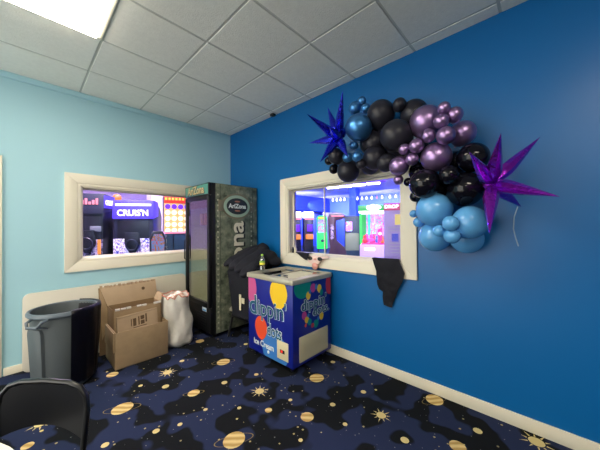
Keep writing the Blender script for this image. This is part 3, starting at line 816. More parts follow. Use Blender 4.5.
B().tube([(-hw, .21, .14), (hw, .21, .14)], .008, 8).build('crossbar', M['blackmetal'], ch)

rt = thing('round_table', 'white round table just showing its edge at the bottom left corner', 'table', (-3.13, -2.91, 0))
B().lathe([(0, .70), (.72, .70), (.757, .712), (.76, .73), (.755, .74), (0, .74)], 64).build('tabletop', M['wtable'], rt)
for k in range(4):
    a = k*PI/2+PI/4
    B().tube([(.28*math.cos(a), .28*math.sin(a), .70), (.50*math.cos(a), .50*math.sin(a), 0)], .015, 8).build('leg', M['grid'], rt)

# ------------------------------------------------------------------ things on the window sill
jk = B()
rowsj = [((.075, -2.645, 1.105), (.075, -2.86, 1.105)), ((.0, -2.62, 1.118), (.0, -2.868, 1.118)), ((-.036, -2.61, 1.115), (-.036, -2.875, 1.125)), ((-.05, -2.632, 1.06), (-.05, -2.90, 1.07)), ((-.048, -2.655, .99), (-.048, -2.935, 1.0)), ((-.046, -2.665, .92), (-.046, -2.915, .93)),
         ((-.042, -2.66, .86), (-.042, -2.885, .87)), ((-.04, -2.675, .82), (-.04, -2.865, .83)), ((-.038, -2.715, .80), (-.038, -2.85, .79)), ((-.036, -2.712, .72), (-.036, -2.815, .72)), ((-.036, -2.722, .675), (-.036, -2.805, .665))]
jk.sheet(rowsj, .03, 18, .022, 9, (-1, 0, .25), 2)
tag(jk.build('jacket', M['cloth'], ang=60), 'black jacket hanging over the right end of the window sill', 'jacket')

ck = B()
ck.sheet([((.06, -1.48, 1.103), (.06, -1.74, 1.103)), ((-.01, -1.52, 1.108), (-.01, -1.76, 1.108)), ((-.034, -1.57, 1.103), (-.034, -1.775, 1.103)), ((-.038, -1.64, 1.065), (-.038, -1.77, 1.065)), ((-.038, -1.715, 1.028), (-.038, -1.745, 1.025))], .012, 8, .004, 12, (-1, 0, .3), 5)
tag(ck.build('cloth', M['cloth'], ang=60), 'black cloth folded over the left part of the window sill in a triangle', 'cloth')

mk = thing('toy_mask', 'pale pink toy mask with two dark eye spots hanging over the window sill', 'mask', (-.045, -1.89, 1.0))
B().prism([(-.11, .01), (-.08, .075), (-.02, .092), (.05, .09), (.11, .085), (.20, .098), (.21, .085), (.10, .055), (.06, .0), (-.03, -.02), (-.07, .0)], (0, 0, 0), (0, -1, 0), (0, 0, 1), (-1, 0, 0), .022, .006).build('face', M['pinkw'], mk)
for cy in (-.064, .080): B().sphere((-.024, -cy, .058), .028, 14, (.4, 1.2, .85)).build('eye_spot', M['black'], mk)
B().sphere((-.012, -.0, -.03), .045, 16, (.55, 1, 1)).build('nose', M['pinkish'], mk)
B().sphere((-.026, -.012, .052), .014, 12, (.5, 1.6, .8)).build('brow', M['pinkish'], mk)

bt = thing('small_bottle', 'small black bottle at the left end of the window sill', 'bottle', (.035, -1.435, 1.093))
B().lathe([(0, 0), (.016, 0), (.017, .045), (.012, .055), (.009, .06)], 14).build('bottle_body', M['black'], bt)
B().lathe([(.010, .058), (.010, .074), (0, .075)], 12).build('cap', M['blackmetal'], bt)
bt = thing('small_bottle', 'small white nozzle bottle beside the black bottle on the window sill', 'bottle', (.035, -1.485, 1.093))
B().lathe([(0, 0), (.018, 0), (.019, .05), (.014, .065), (.008, .07)], 14).build('bottle_body', M['creme'], bt)
B().lathe([(.008, .068), (.004, .105), (0, .106)], 12).build('nozzle', M['creme'], bt)

# ------------------------------------------------------------------ balloon garland
def balloon_mesh(name, m):
    prof = []
    n = 18
    for i in range(n+1):
        a = PI*i/n
        r = math.sin(a); z = -math.cos(a)
        if z < 0: z *= 1.06+.10*(1-r); 
        prof.append((r if 0 < i < n else 0, z))
    prof[0] = (.045, -1.15)
    prof = [(0, -1.29), (.09, -1.28), (.075, -1.24), (.035, -1.20)] + prof[:]
    b = B(); b.lathe(prof, 32, cap=False)
    o = b.build(name, m, ang=60)
    return o
proto = {'cb': M['bchrome'], 'mk': M['mblack'], 'cp': M['pchrome'], 'gk': M['gblack'], 'lb': M['lblue']}
BAL = [
 (-.227, -2.545, 2.563, .057, 'cb', 'small metallic blue balloon, left of the trio above the large metallic blue balloon'),
 (-.193, -2.604, 2.623, .040, 'cb', 'smallest metallic blue balloon at the top of the trio beside the blue star'),
 (-.240, -2.668, 2.515, .043, 'cb', 'small metallic blue balloon, right of the trio, touching a big black balloon'),
 (-.329, -2.641, 2.323, .117, 'cb', 'large metallic blue balloon right of the blue foil star'),
 (-.220, -2.807, 2.427, .120, 'mk', 'large matte black balloon at the upper left, right of the metallic blue trio'),
 (-.330, -2.987, 2.162, .126, 'mk', 'foremost large matte black balloon, left of the biggest chrome purple balloon'),
 (-.245, -2.984, 2.445, .054, 'mk', 'small black balloon peeking over the top between two large black balloons'),
 (-.126, -3.059, 2.388, .111, 'mk', 'large black balloon at the top tucked behind the biggest chrome purple balloon'),
 (-.138, -2.685, 2.220, .123, 'mk', 'large dark balloon right of the large metallic blue one, below upper black balloon'),
 (-.232, -2.751, 2.042, .108, 'mk', 'dark balloon above the window frame, right of the little blue cluster'),
 (-.298, -2.884, 1.962, .076, 'mk', 'medium black balloon under the foremost black one, over the window top'),
 (-.330, -2.592, 2.168, .038, 'cb', 'tiny metallic blue balloon directly beneath the large metallic blue balloon'),
 (-.300, -2.505, 2.081, .047, 'cb', 'tiny metallic blue balloon at the lower tip of the blue star'),
 (-.387, -2.659, 2.044, .044, 'cb', 'tiny metallic blue balloon at the right of the lower blue cluster'),
 (-.328, -2.664, 1.987, .045, 'mk', 'tiny black balloon just under the lower blue cluster'),
 (-.200, -2.449, 1.974, .109, 'mk', 'lowest large black balloon over the window top, below the blue star'),
 (-.138, -2.163, 2.139, .045, 'gk', 'tiny glossy black balloon at far left under the blue star'),
 (-.180, -2.258, 2.027, .049, 'gk', 'tiny glossy black balloon touching the window frame top at far left'),
 (-.162, -2.277, 2.166, .084, 'mk', 'medium black balloon hidden behind the blue star'),
 (-.280, -3.202, 2.229, .119, 'cp', 'biggest chrome purple balloon at the top of the purple group'),
 (-.415, -3.362, 2.238, .041, 'cp', 'topmost small chrome purple balloon'),
 (-.369, -3.416, 2.189, .052, 'cp', 'small chrome purple balloon at upper right edge of the purple group'),
 (-.417, -3.344, 2.152, .050, 'cp', 'small chrome purple balloon on the right flank of the biggest purple one'),
 (-.420, -3.371, 2.044, .060, 'cp', 'chrome purple balloon in front of the medium purple one at the right'),
 (-.240, -3.437, 2.091, .086, 'cp', 'medium chrome purple balloon at the right edge of the purple group'),
 (-.400, -3.255, 2.076, .050, 'cp', 'small chrome purple balloon below the biggest purple balloon'),
 (-.420, -3.176, 2.015, .053, 'cp', 'small chrome purple balloon at left, upper of the row beside lower purple balloon'),
 (-.400, -3.080, 2.014, .043, 'cp', 'small chrome purple balloon farthest left in the upper row, before black balloon'),
 (-.330, -3.283, 1.930, .106, 'cp', 'large chrome purple balloon in the lower middle of the purple group'),
 (-.400, -3.136, 1.928, .047, 'cp', 'small chrome purple balloon left of the lower large purple balloon'),
 (-.380, -3.029, 1.899, .075, 'cp', 'medium chrome purple balloon at the left end over the window corner'),
 (-.340, -3.006, 1.796, .038, 'cp', 'lowest tiny chrome purple balloon in front of the window corner'),
 (-.253, -3.499, 1.900, .101, 'gk', 'large glossy black balloon at upper left of the purple star'),
 (-.370, -3.214, 1.736, .107, 'gk', 'large glossy black balloon above the left pale blue balloon'),
 (-.246, -3.447, 1.686, .121, 'gk', 'largest glossy black balloon left of the purple star centre'),
 (-.375, -3.377, 1.778, .066, 'gk', 'medium glossy black balloon under the lower large purple balloon'),
 (-.198, -3.272, 1.718, .077, 'gk', 'glossy black balloon set back between the two large lower black ones'),
 (-.250, -3.106, 1.662, .044, 'gk', 'tiny glossy black balloon beside the frame, above the left pale blue balloon'),
 (-.280, -3.060, 1.781, .034, 'gk', 'tiny glossy black balloon just below the lowest tiny purple one'),
 (-.137, -3.363, 1.906, .092, 'gk', 'black balloon near the wall behind the lower large purple balloon'),
 (-.200, -3.111, 1.866, .073, 'gk', 'black balloon set back behind the small left purple balloons'),
 (-.273, -3.247, 1.549, .125, 'lb', 'large pale blue balloon at the upper left of the pale blue group'),
 (-.321, -3.485, 1.447, .111, 'lb', 'large pale blue balloon at right, below the largest black balloon'),
 (-.189, -3.225, 1.342, .116, 'lb', 'pale blue balloon at the bottom left of the garland'),
 (-.159, -3.435, 1.332, .111, 'lb', 'pale blue balloon at the bottom right, close to the wall'),
 (-.444, -3.399, 1.441, .051, 'lb', 'small pale blue balloon, upper one in the middle of the pale blue group'),
 (-.393, -3.317, 1.390, .042, 'lb', 'small pale blue balloon, left one in the middle of the pale blue group'),
 (-.402, -3.397, 1.356, .052, 'lb', 'small pale blue balloon, lower one in the middle of the pale blue group'),
 (-.200, -3.071, 1.527, .031, 'lb', 'tiny pale blue balloon beside the window frame edge, upper of two'),
 (-.220, -3.116, 1.456, .040, 'lb', 'tiny pale blue balloon behind the left large one, lower of two'),
 (-.110, -2.826, 2.272, .105, 'mk', 'dark balloon near the wall behind the gap between the two upper black balloons'),
 (-.115, -2.640, 2.010, .085, 'mk', 'dark balloon near the wall behind the little metallic blue cluster'),
 (-.150, -2.917, 2.110, .090, 'mk', 'dark balloon near the wall behind the foremost large black balloon'),
 (-.200, -3.120, 2.055, .078, 'mk', 'dark balloon near the wall behind the upper row of small purple balloons'),
 (-.200, -3.310, 1.905, .075, 'gk', 'glossy black balloon filling the gap right of the lower large purple balloon'),
]
spine = [V((-.15, -2.3, 2.1)), V((-.15, -2.7, 2.15)), V((-.15, -3.1, 2.05)), V((-.15, -3.3, 1.9)), V((-.12, -3.35, 1.6)), V((-.12, -3.35, 1.4))]
pm_ = {}
GR = {'cb': 'metallic blue balloons of the garland', 'mk': 'matte black balloons of the garland', 'cp': 'chrome purple balloons of the garland', 'gk': 'glossy black balloons of the garland', 'lb': 'pale blue balloons of the garland'}
for (x, y, z, r, k, lab) in BAL:
    if k not in pm_: o = pm_[k] = balloon_mesh('balloon', proto[k])
    else: o = pm_[k].copy(); COL.objects.link(o)
    p = V((x, y, z)); tgt = min(spine, key=lambda q: (q-p).length)
    d = (p-tgt)
    if d.length < 1e-3: d = V((-1, 0, 0))
    o.location = p; o.rotation_mode = 'QUATERNION'; o.rotation_quaternion = d.to_track_quat('Z', 'Y')
    o.scale = (r, r, r)
    tag(o, lab, 'balloon', GR[k])

def star(label, c, tips, m, wid, extra):
    t = thing('star_balloon', label, 'balloon', c)
    B().sphere((0, 0, 0), wid*1.1, 20).build('core', m, t)
    for tp in tips+extra:
        tp = tuple(V(tp)*1.05)
        L_ = V(tp).length
        b = B(); mx = V(tp).to_track_quat('Z', 'Y').to_matrix().to_4x4()
        # square-section foil cone with a pinched root
        pr = [(wid*.45, L_*.06), (wid*.85, L_*.17), (wid*1.0, L_*.27), (wid*.92, L_*.38), (wid*.66, L_*.57), (wid*.34, L_*.78), (wid*.10, L_*.94), (0, L_)]
        b.lathe(pr, 8, mx, cap=False)
        b.build('spike', m, t, ang=30)
    return t
bs = star('dark blue foil starburst balloon with pointed spikes at the left end of garland', (-.38, -2.455, 2.258),
     [(-.216, -.199, .272), (.048, .149, .346), (-.385, .029, .106), (.012, .358, .038), (-.249, .008, -.26), (-.126, -.183, -.23), (.20, .014, .172), (-.36, -.17, -.04)], M['foilb'], .043, [(.28, .19, .08)])
ps = star('shiny purple foil starburst balloon with long spikes at the right end of garland', (-.42, -3.620, 1.682),
     [(-.393, -.087, .178), (.281, -.215, .297), (-.347, -.276, -.128), (-.333, -.03, -.286), (-.375, .042, .12), (.332, -.118, -.126)], M['foilp'], .041, [(.33, .05, .0)])
B().tube([(.33, -.105, -.13), (.33, -.085, -.2), (.33, -.08, -.28), (.33, -.09, -.34), (.33, -.105, -.40)], .0035, 6).build('ribbon', M['ribbon'], ps)

# ------------------------------------------------------------------ arcade hall beyond the windows
A = dict(
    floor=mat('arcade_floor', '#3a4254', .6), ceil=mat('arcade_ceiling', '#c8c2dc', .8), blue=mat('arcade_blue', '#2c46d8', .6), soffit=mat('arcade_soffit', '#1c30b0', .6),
    pink=mat('arcade_pinkwall', '#d6bfe0', .7), white=mat('arcade_white', '#dcd6ee', .6), dark=mat('cab_dark', '#14141c', .35), dark2=mat('cab_dark2', '#26253a', .4), darkp=mat('cab_plum', '#3c2838', .4),
    teal=mat('cab_teal', '#1e3c50', .5), olive=mat('cab_olive', '#7c8c74', .5), tan=mat('arcade_tan', '#a89a90', .6),
    violet=emis('marquee_violet', '#5a3cff', 1.0), lett=emis('marquee_letters', '#f0e8ff', 2.2), pinkl=emis('marquee_pink', '#ff8fae', 1.4), green=emis('glow_green', '#22ff58', 1.3), greend=emis('glow_green_soft', '#18d868', .75),
    mag=emis('glow_magenta', '#ff2ca0', 1.2), cyan=emis('glow_cyan', '#40d8ff', 1.2), wht=emis('glow_white', '#fff4ff', 2.6), orange=emis('glow_orange', '#ff9a30', .9), redl=emis('glow_red', '#ff2c18', 1.1), yell=emis('glow_yellow', '#ffd040', 1.3),
    purp=emis('glow_purple', '#6a18ff', 1.3), cream=emis('glow_cream', '#fff0d0', 1.6), tube=emis('led_tube', '#f4e6ff', 9), housing=emis('led_housing', '#5a30ff', 1.2), lav=mat('cab_lavender', '#b8a4d8', .5, emit='#b8a0e0', estr=.25),
    swirl=swirl_mat('cab_swirl', ['#e8e2f2', '#2a2a9c', '#efe8f6', '#7c5aa8', '#f2ecf6', '#16162a'], 5), swirl2=swirl_mat('cab_swirl_dim', ['#8c7a9c', '#1a1a34', '#a898b8', '#38285c'], 6), seatg=swirl_mat('seat_print', ['#5a5a78', '#b06a3c', '#6e86a8', '#c84c4c'], 7),
    prize=swirl_mat('prize_colours', ['#ff5a6a', '#6aa8ff', '#ff9ad8', '#a83cff', '#7affc0'], 7, .5),
)
def astruct(name, lo, hi, m): return struct(name, B().box(lo, hi), m)
# floor and ceiling of the hall wrap round the room corner
fl = B(); fl.box((X0, WT, -.1), (13, 12, 0)); fl.box((WT, Y0, -.1), (13, WT, 0)); struct('floor_arcade', fl, A['floor'])
fl = B(); fl.box((X0, WT, AH), (13, 12, AH+.1)); fl.box((WT, Y0, AH), (13, WT, AH+.1)); struct('ceiling_arcade', fl, A['ceil'])
astruct('wall_arcade_far', (13, Y0, 0), (13.15, 12, AH), A['blue'])
astruct('wall_arcade_back', (2.5, 12, 0), (13, 12.15, AH), A['blue'])
astruct('wall_arcade_left', (X0, 6.5, 0), (2.5, 6.65, AH), A['pink'])
astruct('wall_arcade_return', (2.4, 6.65, 0), (2.5, 12, AH), A['blue'])
astruct('wall_arcade_near', (WT, Y0-.15, 0), (13, Y0, AH), A['blue'])
astruct('wall_arcade_end', (X0-.15, WT, 0), (X0, 6.65, AH), A['pink'])
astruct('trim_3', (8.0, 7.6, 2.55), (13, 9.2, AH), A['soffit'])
astruct('trim_4', (9.55, 3.35, 0), (9.95, 3.75, AH), A['blue'])
astruct('trim_5', (.10, 4.3, 0), (.62, 4.7, AH), A['white'])
astruct('trim_6', (11.5, 7.0, 0), (12.6, 7.06, 2.45), A['tan'])

def face_cam(x, y, extra=0): return math.atan2(-3.859-y, -2.405-x)+PI/2+extra     # turns the local -y side to the aisle

# driving cabinets behind the left window
def drive_cab(x, y, rz, w_, d_, h_, label, txt, sw, mq, sidem):
    t = thing('arcade_cabinet', label, 'arcade machine', (x, y, 0), rz, 'driving arcade cabinets beyond the left window')
    b = B()
    b.prism([(-d_/2, 0), (d_/2, 0), (d_/2, h_-.30), (d_/2-.12, h_-.12), (-d_/2+.05, h_-.02), (-d_/2, h_-.30)], (-w_/2, 0, 0), (0, 1, 0), (0, 0, 1), (1, 0, 0), w_, .012)
    b.build('body', sidem, t)
    m_ = B(); m_.prism([(-.03, -.36), (.0, .0), (d_*.5, -.02), (d_*.5, -.30)], (-w_/2-.015, -d_/2, h_), (0, 1, 0), (0, 0, 1), (1, 0, 0), w_+.03, .01); mo = m_.build('marquee', mq, t)
    if txt:
        l_ = B(); l_.text(txt, .16, face_mx((0, -d_/2-.034, h_-.25), (1, 0, 0), (0, -.1, 1)), .002, .004, wx=w_*.78); l_.build('lettering', A['lett'], mo)
        l_ = B(); l_.box((-w_*.45, -d_/2-.012, h_-.11), (w_*.45, -d_/2+.004, h_-.07)); l_.build('light_bar', A['lett'], mo)
    else:
        l_ = B()
        for i in range(6): l_.box((-w_*.38+i*w_*.13, -d_/2-.034, h_-.20), (-w_*.38+i*w_*.13+w_*.085, -d_/2-.020, h_-.20+.05+.03*(i % 3)), .004)
        l_.build('glowing_marks', A['pinkl'], mo)
    s_ = B(); s_.box((-w_*.40, -d_/2-.008, h_*.58), (w_*.40, -d_/2+.004, h_*.80), .004); s_.build('screen', A['dark'], t)
    p_ = B(); p_.box((-w_*.5, -d_/2-.02, .3), (w_*.5, -d_/2-.002, 1.24), .006); p_.build('front_panel', sw, t)
    g_ = B(); g_.prism([(-.14, .25), (.10, .25), (.13, .05), (.04, -.15), (-.05, -.15), (-.14, .05)], (.0, -d_/2-.02, h_*.56), (1, 0, 0), (0, 0, 1), (0, -1, 0), .03, .008); g_.build('steering_console', A['dark'], t)
    st_ = B(); st_.tube([(.10*math.cos(i*PI/8), -d_/2-.09-.02*math.sin(i*PI/8), h_*.57+.10*math.sin(i*PI/8)) for i in range(16)], .014, 6, closed=True); st_.build('steering_wheel', A['dark2'], t)
    return t
a_ = drive_cab(-1.45, 2.21, face_cam(-1.45, 2.21, -.50), .44, .48, 2.06, 'dark arcade cabinet with pink lit marks, leftmost behind left window', '', A['swirl2'], A['dark2'], A['dark'])
lb_ = B(); lb_.box((.02, -.262, 1.38), (.20, -.246, 1.48), .01); lb_.build('painted_glint', mat('glint_grey', '#70707c', .4), a_)  # light reflected in the screen, put into the colour of a grey plate
lb_ = B(); lb_.box((.15, -.28, .98), (.20, -.25, 1.24), .008); lb_.build('yellow_light', A['orange'], a_)
lb_ = B(); lb_.box((.232, -.24, 1.80), (.242, .11, 2.03), .004); lb_.build('side_marquee', A['violet'], a_)
lb_ = B(); lb_.text("CRUIS'N", .12, face_mx((.244, -.06, 1.90), (0, 1, 0), (0, 0, 1)), .002, .004, wx=.28); lb_.build('lettering', A['lett'], a_)
drive_cab(-.81, 2.04, face_cam(-.81, 2.04, -.35), .68, .52, 1.97, 'arcade cabinet with violet lit sign and white swirl base behind left window', "CRUIS'N", A['swirl'], A['violet'], A['dark2'])

t = thing('signal_ball', 'glowing orange ball on a post behind the two arcade cabinets', 'light', (-.79, 3.91, 0))
B().lathe([(.14, 0), (.14, .02), (.02, .04), (.02, 2.12), (0, 2.12)], 16).build('post', A['dark2'], t)
B().sphere((0, 0, 2.2), .10, 16).build('ball', A['orange'], t)

t = thing('toss_game', 'arcade game with rows of lit white dots and a red header', 'arcade machine', (.32, 2.85, 0), face_cam(.32, 2.85, .1))
B().box((-.36, 0, 0), (.36, .7, 2.26), .01).build('cabinet', A['dark2'], t)
B().box((-.36, -.02, 2.06), (.36, 0, 2.25), .004).build('header', A['redl'], t)
hb = B()
for i in range(9): hb.box((-.34+i*.077, -.03, 2.13), (-.29+i*.077, -.018, 2.19), .003)
hb.build('header_lettering', A['yell'], t)
B().box((-.36, -.015, 1.25), (.36, 0, 2.05)).build('target_board', mat('board_tan', '#c9a868', .5, emit='#d8a860', estr=.5), t)
for r_ in range(5):
    for q_ in range(5):
        B().lathe([(.062, 0), (.062, .012), (0, .016)], 16, face_mx((-.28+q_*.145, -.014, 1.97-r_*.148), (1, 0, 0), (0, 0, 1))).build('target_light', A['purp'] if r_ == 0 else A['cream'], t)

t = thing('game_counter', 'low grey counter with pink top edge in front of the dot game', 'counter', (-.08, 1.90, 0), face_cam(-.08, 1.9, .15))
B().box((-.26, 0, 0), (.55, .25, 1.32), .008).build('front', A['teal'], t)
B().box((-.28, -.02, 1.32), (.57, .27, 1.36), .006).build('top_edge', A['pinkl'], t)
for x in (-.12, .2): B().box((x-.008, -.008, .05), (x+.008, .0, 1.30)).build('panel_joint', A['dark'], t)

t = thing('racing_pod', 'rounded racing seat back with printed panel by the left window', 'seat', (-.80, 1.02, 0), face_cam(-.8, 1.02))
B().prism([(-.12, 0), (.12, 0), (.13, 1.25), (.08, 1.38), (-.08, 1.38), (-.13, 1.25)], (0, 0, 0), (1, 0, 0), (0, 0, 1), (0, 1, 0), .12, .02).build('shell', A['dark'], t)
B().prism([(-.09, .7), (.09, .7), (.10, 1.22), (.06, 1.33), (-.06, 1.33), (-.10, 1.22)], (0, -.004, 0), (1, 0, 0), (0, 0, 1), (0, 1, 0), .006).build('printed_panel', A['seatg'], t)

# behind the right window
for (x, y, hh, lab) in ((8.35, 6.55, 2.35, 'dark arcade cabinet with white-pink lit top, leftmost through right window'), (9.05, 6.2, 2.35, 'dark arcade cabinet with pink lit top beside the green capsule machine')):
    t = thing('arcade_cabinet', lab, 'arcade machine', (x, y, 0), face_cam(x, y, .2), 'dark cabinets deep in the arcade')
    B().box((-.28, 0, 0), (.28, .6, 1.95), .02).build('body', A['dark'], t)
    B().box((-.30, -.08, 2.0), (.30, .4, hh), .05).build('marquee', A['wht'], t)
    B().box((-.24, -.06, 1.88), (.30, .2, 2.02), .02).build('lower_light', A['pinkl'], t)
    B().box((-.1, -.03, 1.2), (.22, .0, 1.6), .01).build('screen', A['purp'], t)
    B().box((-.2, -.35, .75), (.22, -.02, 1.05), .05).build('seat', A['orange'], t)

t = thing('capsule_machine', 'bright green lit prize machine with rounded top seen through right window', 'vending machine', (9.39, 5.49, 0), face_cam(9.39, 5.49))
B().box((-.30, 0, .20), (.30, .5, 1.12), .02).build('base', A['green'], t)
B().prism([(-.30, 1.9), (.30, 1.9), (.27, 2.02), (.16, 2.10), (-.16, 2.10), (-.27, 2.02)], (0, 0, 0), (1, 0, 0), (0, 0, 1), (0, 1, 0), .5, .01).build('dome', A['green'], t)
B().box((-.2, -.03, 1.93), (.2, 0, 2.02), .01).build('sign', A['yell'], t)
for sx in (-1, 1): B().box((sx*.27-.03, 0, 1.12), (sx*.27+.03, .5, 1.9)).build('corner_post', A['greend'], t)
B().box((-.24, .3, 1.12), (.24, .34, 1.9)).build('prize_window', A['prize'], t)
B().lathe([(.09, 0), (.09, .03), (0, .05)], 16, face_mx((.02, -.0, .66), (1, 0, 0), (0, 0, 1))).build('coin_dial', A['dark2'], t)
for sx in (-1, 1): B().box((sx*.22-.04, .1, 0), (sx*.22+.04, .3, .2)).build('leg', A['dark'], t)

t = thing('photo_booth', 'plum-dark cabinet with arched canopy left of the claw machine', 'arcade machine', (3.36, .23, 0), face_cam(3.36, .23))
B().prism([(-.22, 0), (.28, 0), (.27, .75), (.22, .88), (.02, 1.06), (.0, 1.60), (.24, 1.66), (.26, 1.74), (.16, 1.80), (-.05, 1.83), (-.18, 1.78), (-.22, 1.66), (-.19, 1.08), (-.16, .9), (-.24, .62)], (0, 0, 0), (1, 0, 0), (0, 0, 1), (0, 1, 0), .35, .02).build('body', A['darkp'], t)
B().box((-.12, -.015, 1.71), (.2, 0, 1.74), .004).build('light_trim', A['pinkl'], t)
B().box((-.15, -.012, 1.1), (-.05, 0, 1.5), .004).build('side_print', A['swirl2'], t)

t = thing('prize_cabinet', 'dark teal cabinet with olive lower panel beside the claw machine', 'cabinet', (5.43, .94, 0), face_cam(5.43, .94))
B().box((-.34, 0, 0), (.36, .6, 1.82), .015).build('body', A['teal'], t)
B().box((-.30, -.02, .62), (.16, 0, 1.22), .03).build('lower_panel', A['olive'], t)
B().box((-.28, -.02, 1.28), (-.06, 0, 1.62), .03).build('prize_panel', A['prize'], t)

cl = thing('claw_machine', 'glowing green and pink claw machine seen through the right window', 'arcade machine', (4.96, -.01, 0), face_cam(4.96, -.01))
B().box((-.40, 0, 0), (.40, .8, .88), .015).build('base', A['lav'], cl)
for sx in (-1, 1):
    for yy in (.02, .75): B().box((sx*.375-.02, yy, .88), (sx*.375+.02, yy+.03, 1.86)).build('corner_light', A['green'], cl)
B().box((-.36, .74, .88), (.36, .78, 1.86)).build('back_panel', A['prize'], cl)
B().box((-.36, .03, .885), (.36, .74, .90)).build('prize_floor', A['mag'], cl)
B().box((-.42, -.02, 1.86), (.42, .8, 1.92), .01).build('canopy', A['wht'], cl)
B().box((-.44, -.03, 1.92), (.40, .3, 2.10), .02).build('sign', A['greend'], cl)
sg = B()
for i, (x, r_) in enumerate(((-.12, .07), (0, .1), (.12, .08), (.2, .05))): sg.sphere((x, -.03, 2.02), r_, 12, (1, .2, 1))
sg.build('sign_lettering', A['wht'], cl)
B().box((-.16, .70, .9), (-.08, .73, 1.85)).build('cyan_strip', A['cyan'], cl)
B().box((-.36, .70, .9), (-.22, .73, 1.85)).build('green_strip', A['greend'], cl)
B().box((-.25, -.012, .70), (.05, 0, .78), .01).build('base_lettering', A['wht'], cl)
B().box((-.38, .002, .9), (.38, .006, 1.85)).build('front_glass', M['glass'], cl, smooth=False)
sg = B(); sg.prism([(-.06, -.3), (.07, -.2), (.07, .2), (-.06, .12)], (.20, -.02, 1.22), (1, 0, 0), (0, 0, 1), (0, -1, 0), .01); sg.mi = 1; sg.sphere((.205, -.035, 1.22), .045, 10, (1, .3, 1)); sg.build('magenta_sign', [A['mag'], A['wht']], cl)
cw = B(); cw.lathe([(.012, 0), (.012, .3)], 8, Matrix.Translation((.05, .4, 1.55)))
for k in range(3):
    a = k*2*PI/3; cw.tube([(.05, .4, 1.55), (.05+.09*math.cos(a), .4+.09*math.sin(a), 1.48), (.05+.05*math.cos(a), .4+.05*math.sin(a), 1.38)], .012, 6)
cw.build('claw', A['white'], cl)
cm = cl.matrix_basis
R_ = Matrix.Translation((4.96, -.01, 0)) @ Matrix.Rotation(face_cam(4.96, -.01), 4, 'Z')
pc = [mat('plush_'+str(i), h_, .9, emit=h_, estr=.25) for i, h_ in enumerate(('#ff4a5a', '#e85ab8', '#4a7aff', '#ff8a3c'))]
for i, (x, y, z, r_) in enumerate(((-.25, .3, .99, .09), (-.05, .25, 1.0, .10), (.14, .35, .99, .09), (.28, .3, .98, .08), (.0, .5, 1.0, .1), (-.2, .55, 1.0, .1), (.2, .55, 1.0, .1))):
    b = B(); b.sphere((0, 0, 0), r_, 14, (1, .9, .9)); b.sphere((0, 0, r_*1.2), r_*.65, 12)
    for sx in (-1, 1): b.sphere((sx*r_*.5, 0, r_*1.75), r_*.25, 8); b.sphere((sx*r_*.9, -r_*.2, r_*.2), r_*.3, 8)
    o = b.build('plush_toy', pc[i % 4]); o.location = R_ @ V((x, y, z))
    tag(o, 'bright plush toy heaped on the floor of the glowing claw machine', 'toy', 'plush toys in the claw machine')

kb = thing('price_board', 'tall lavender board with magenta DROP header behind the right window', 'sign', (2.49, -1.76, 0), face_cam(2.49, -1.76))
B().box((-.20, 0, 0), (.26, .06, 1.88), .006).build('board', A['lav'], kb)
B().box((-.20, -.006, 1.74), (.26, 0, 1.88)).build('header', emis('header_magenta', '#c81e78', .8), kb)
h_ = B(); h_.text('DROP', .095, face_mx((-.06, -.009, 1.81), (1, 0, 0), (0, 0, 1)), .001, .003); h_.build('header_lettering', A['lett'], kb)
h_ = B(); h_.box((.0, -.005, 1.46), (.18, 0, 1.66)); h_.build('yellow_notice', mat('notice_yellow', '#f2d86a', .5, emit='#f0d870', estr=.5), kb)
h_ = B(); h_.box((-.06, -.005, 1.14), (.06, 0, 1.29)); h_.build('blue_notice', mat('notice_blue', '#2c3cd0', .5, emit='#2c3cd0', estr=.4), kb)
h_ = B()
for i, zz in enumerate((1.40, 1.34, 1.10, 1.04, .98, .92)): h_.box((-.13+.01*i, -.004, zz), (.14, 0, zz+.014))
for zz in (1.27, 1.21): h_.box((-.13, -.004, zz), (-.08, 0, zz+.014)); h_.box((.08, -.004, zz), (.15, 0, zz+.014))
h_.build('printed_lines', A['white'], kb)
B().box((.175, -.02, 1.0), (.20, 0, 1.12), .004).build('black_clip', A['dark'], kb)

# linear LED fixture hung under the hall ceiling
led = thing('led_light', 'violet-white linear LED light hanging in the arcade behind right window', 'light', (5.49, .98, 2.90), math.atan2(-2.068, .33))
B().box((-1.10, -.09, 0), (1.10, .09, .06), .01).build('housing', A['housing'], led)
for i in range(4): B().tube([(-1.0+i*.5, -.06, -.02), (-1.0+i*.5+.40, .06, -.02)], .045, 8).build('tube', A['tube'], led)
for x in (-.8, .8): B().tube([(x, 0, .06), (x, 0, AH-2.90)], .008, 6).build('rod', A['white'], led)

sl = thing('string_lights', 'string of white bulbs across the blue far wall of the arcade', 'lights', (9.3, 2.67, 2.85))
P0, P1 = V((8.2-9.3, 3.84-2.67, -.05)), V((10.41-9.3, 1.48-2.67, .11))
B().tube([P0.lerp(P1, i/12) + V((0, 0, .08)) for i in range(-4, 17)], .008, 6).build('cord', A['dark'], sl)
for i, tt in enumerate((0, .06, .12, .18, .38, .45, .52, .6, .68, .76, .88, .97)):
    B().lathe([(0, -.10), (.045, -.06), (.05, 0), (.02, .05), (.018, .08)], 10, Matrix.Translation(P0.lerp(P1, tt))).build('bulb', A['orange'] if i == 8 else A['wht'], sl)

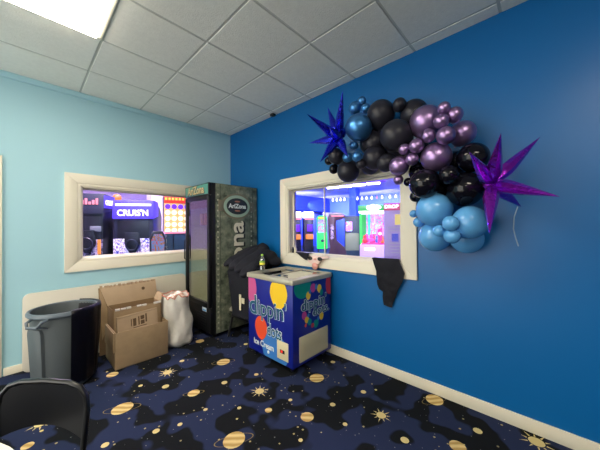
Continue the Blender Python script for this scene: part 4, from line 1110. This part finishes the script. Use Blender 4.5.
# light panels added out of view to brighten the hall
for i, (x, y, e_, s_) in enumerate(((-1.9, 1.2, '#fff0ff', 75), (-.9, 3.2, '#f4d8ff', 75), (1.8, 2.6, '#c8a8ff', 26), (2.2, -.8, '#e6dcff', 20), (7.5, 1.0, '#7a86ff', 160), (5.5, 7.5, '#6a78ff', 130), (6.5, -3.0, '#8a80ff', 90), (5.2, 4.6, '#6a78ff', 130))):
    t = thing('ceiling_light', 'added unseen light panel under the arcade hall ceiling, brightening the hall', 'light', (x, y, AH), 0, 'added fill panels of the arcade hall')
    B().box((-.5, -.5, -.03), (.5, .5, 0), .005).build('frame', A['white'], t)
    B().box((-.45, -.45, -.036), (.45, .45, -.028)).build('diffuser', emis('hall_fill_'+str(i), e_, s_), t)

def wash(x, y, z, tx, ty, tz, col, watt, sx, sy):  # added area lamps that brighten the hall, no fixtures of the place
    la = bpy.data.lights.new('added_fill_lamp', 'AREA'); la.energy = watt*.32; la.color = col; la.shape = 'RECTANGLE'; la.size = sx; la.size_y = sy; la.spread = math.radians(110)
    o = bpy.data.objects.new('added_fill_lamp', la); COL.objects.link(o); o.location = (x, y, z)
    o.rotation_mode = 'QUATERNION'; o.rotation_quaternion = (V((tx, ty, tz))-V((x, y, z))).to_track_quat('-Z', 'Y')
for yy in (0, 3.5, 7, 10): wash(10.6, yy, 2.95, 13, yy, 2.2, (.55, .6, 1), 700, 2.5, .3)
wash(8.2, 6.0, 2.95, 10.5, 8.4, 2.7, (.55, .6, 1), 350, 2, .3)
wash(7.6, 2.4, 3.2, 9.75, 3.55, 2.2, (.6, .65, 1), 260, 1, .3)
wash(6.5, 1.5, 2.2, 6.5, 1.5, 3.5, (.7, .55, 1), 130, 4, 4)
wash(2.0, -1.0, 3.3, 4.6, .2, 1.2, (.85, .75, 1), 300, 2, .4)

# ------------------------------------------------------------------ world, camera, view
wd = bpy.data.worlds.new('world'); sc.world = wd; wd.use_nodes = True
wd.node_tree.nodes['Background'].inputs[0].default_value = (.6, .58, .53, 1); wd.node_tree.nodes['Background'].inputs[1].default_value = 6.0

cam = bpy.data.cameras.new('camera'); co_ = bpy.data.objects.new('camera', cam); COL.objects.link(co_)
yaw, pitch, roll = math.radians(46.79537), math.radians(.58225), math.radians(-.47511)
fw = V((math.sin(yaw)*math.cos(pitch), math.cos(yaw)*math.cos(pitch), math.sin(pitch))); rt_ = V((math.cos(yaw), -math.sin(yaw), 0)); up_ = rt_.cross(fw)
RR = rt_*math.cos(roll)+up_*math.sin(roll); UU = up_*math.cos(roll)-rt_*math.sin(roll)
m = Matrix.Identity(4)
for i in range(3): m[i][0], m[i][1], m[i][2], m[i][3] = RR[i], UU[i], -fw[i], (-2.40533, -3.85888, 1.42061)[i]
co_.matrix_world = m
cam.sensor_width = 36; cam.lens = 260.813*36/600; cam.clip_start = .02
sc.camera = co_

vs = sc.view_settings
sc.display_settings.display_device = 'sRGB'
vs.view_transform = 'Standard'; vs.look = 'None'; vs.exposure = 0.2; vs.gamma = 1; vs.use_curve_mapping = False
cy_ = sc.cycles
cy_.use_denoising = True; cy_.max_bounces = 8; cy_.diffuse_bounces = 4; cy_.glossy_bounces = 4; cy_.transparent_max_bounces = 12; cy_.sample_clamp_indirect = 6
cy_.caustics_reflective = False; cy_.caustics_refractive = False
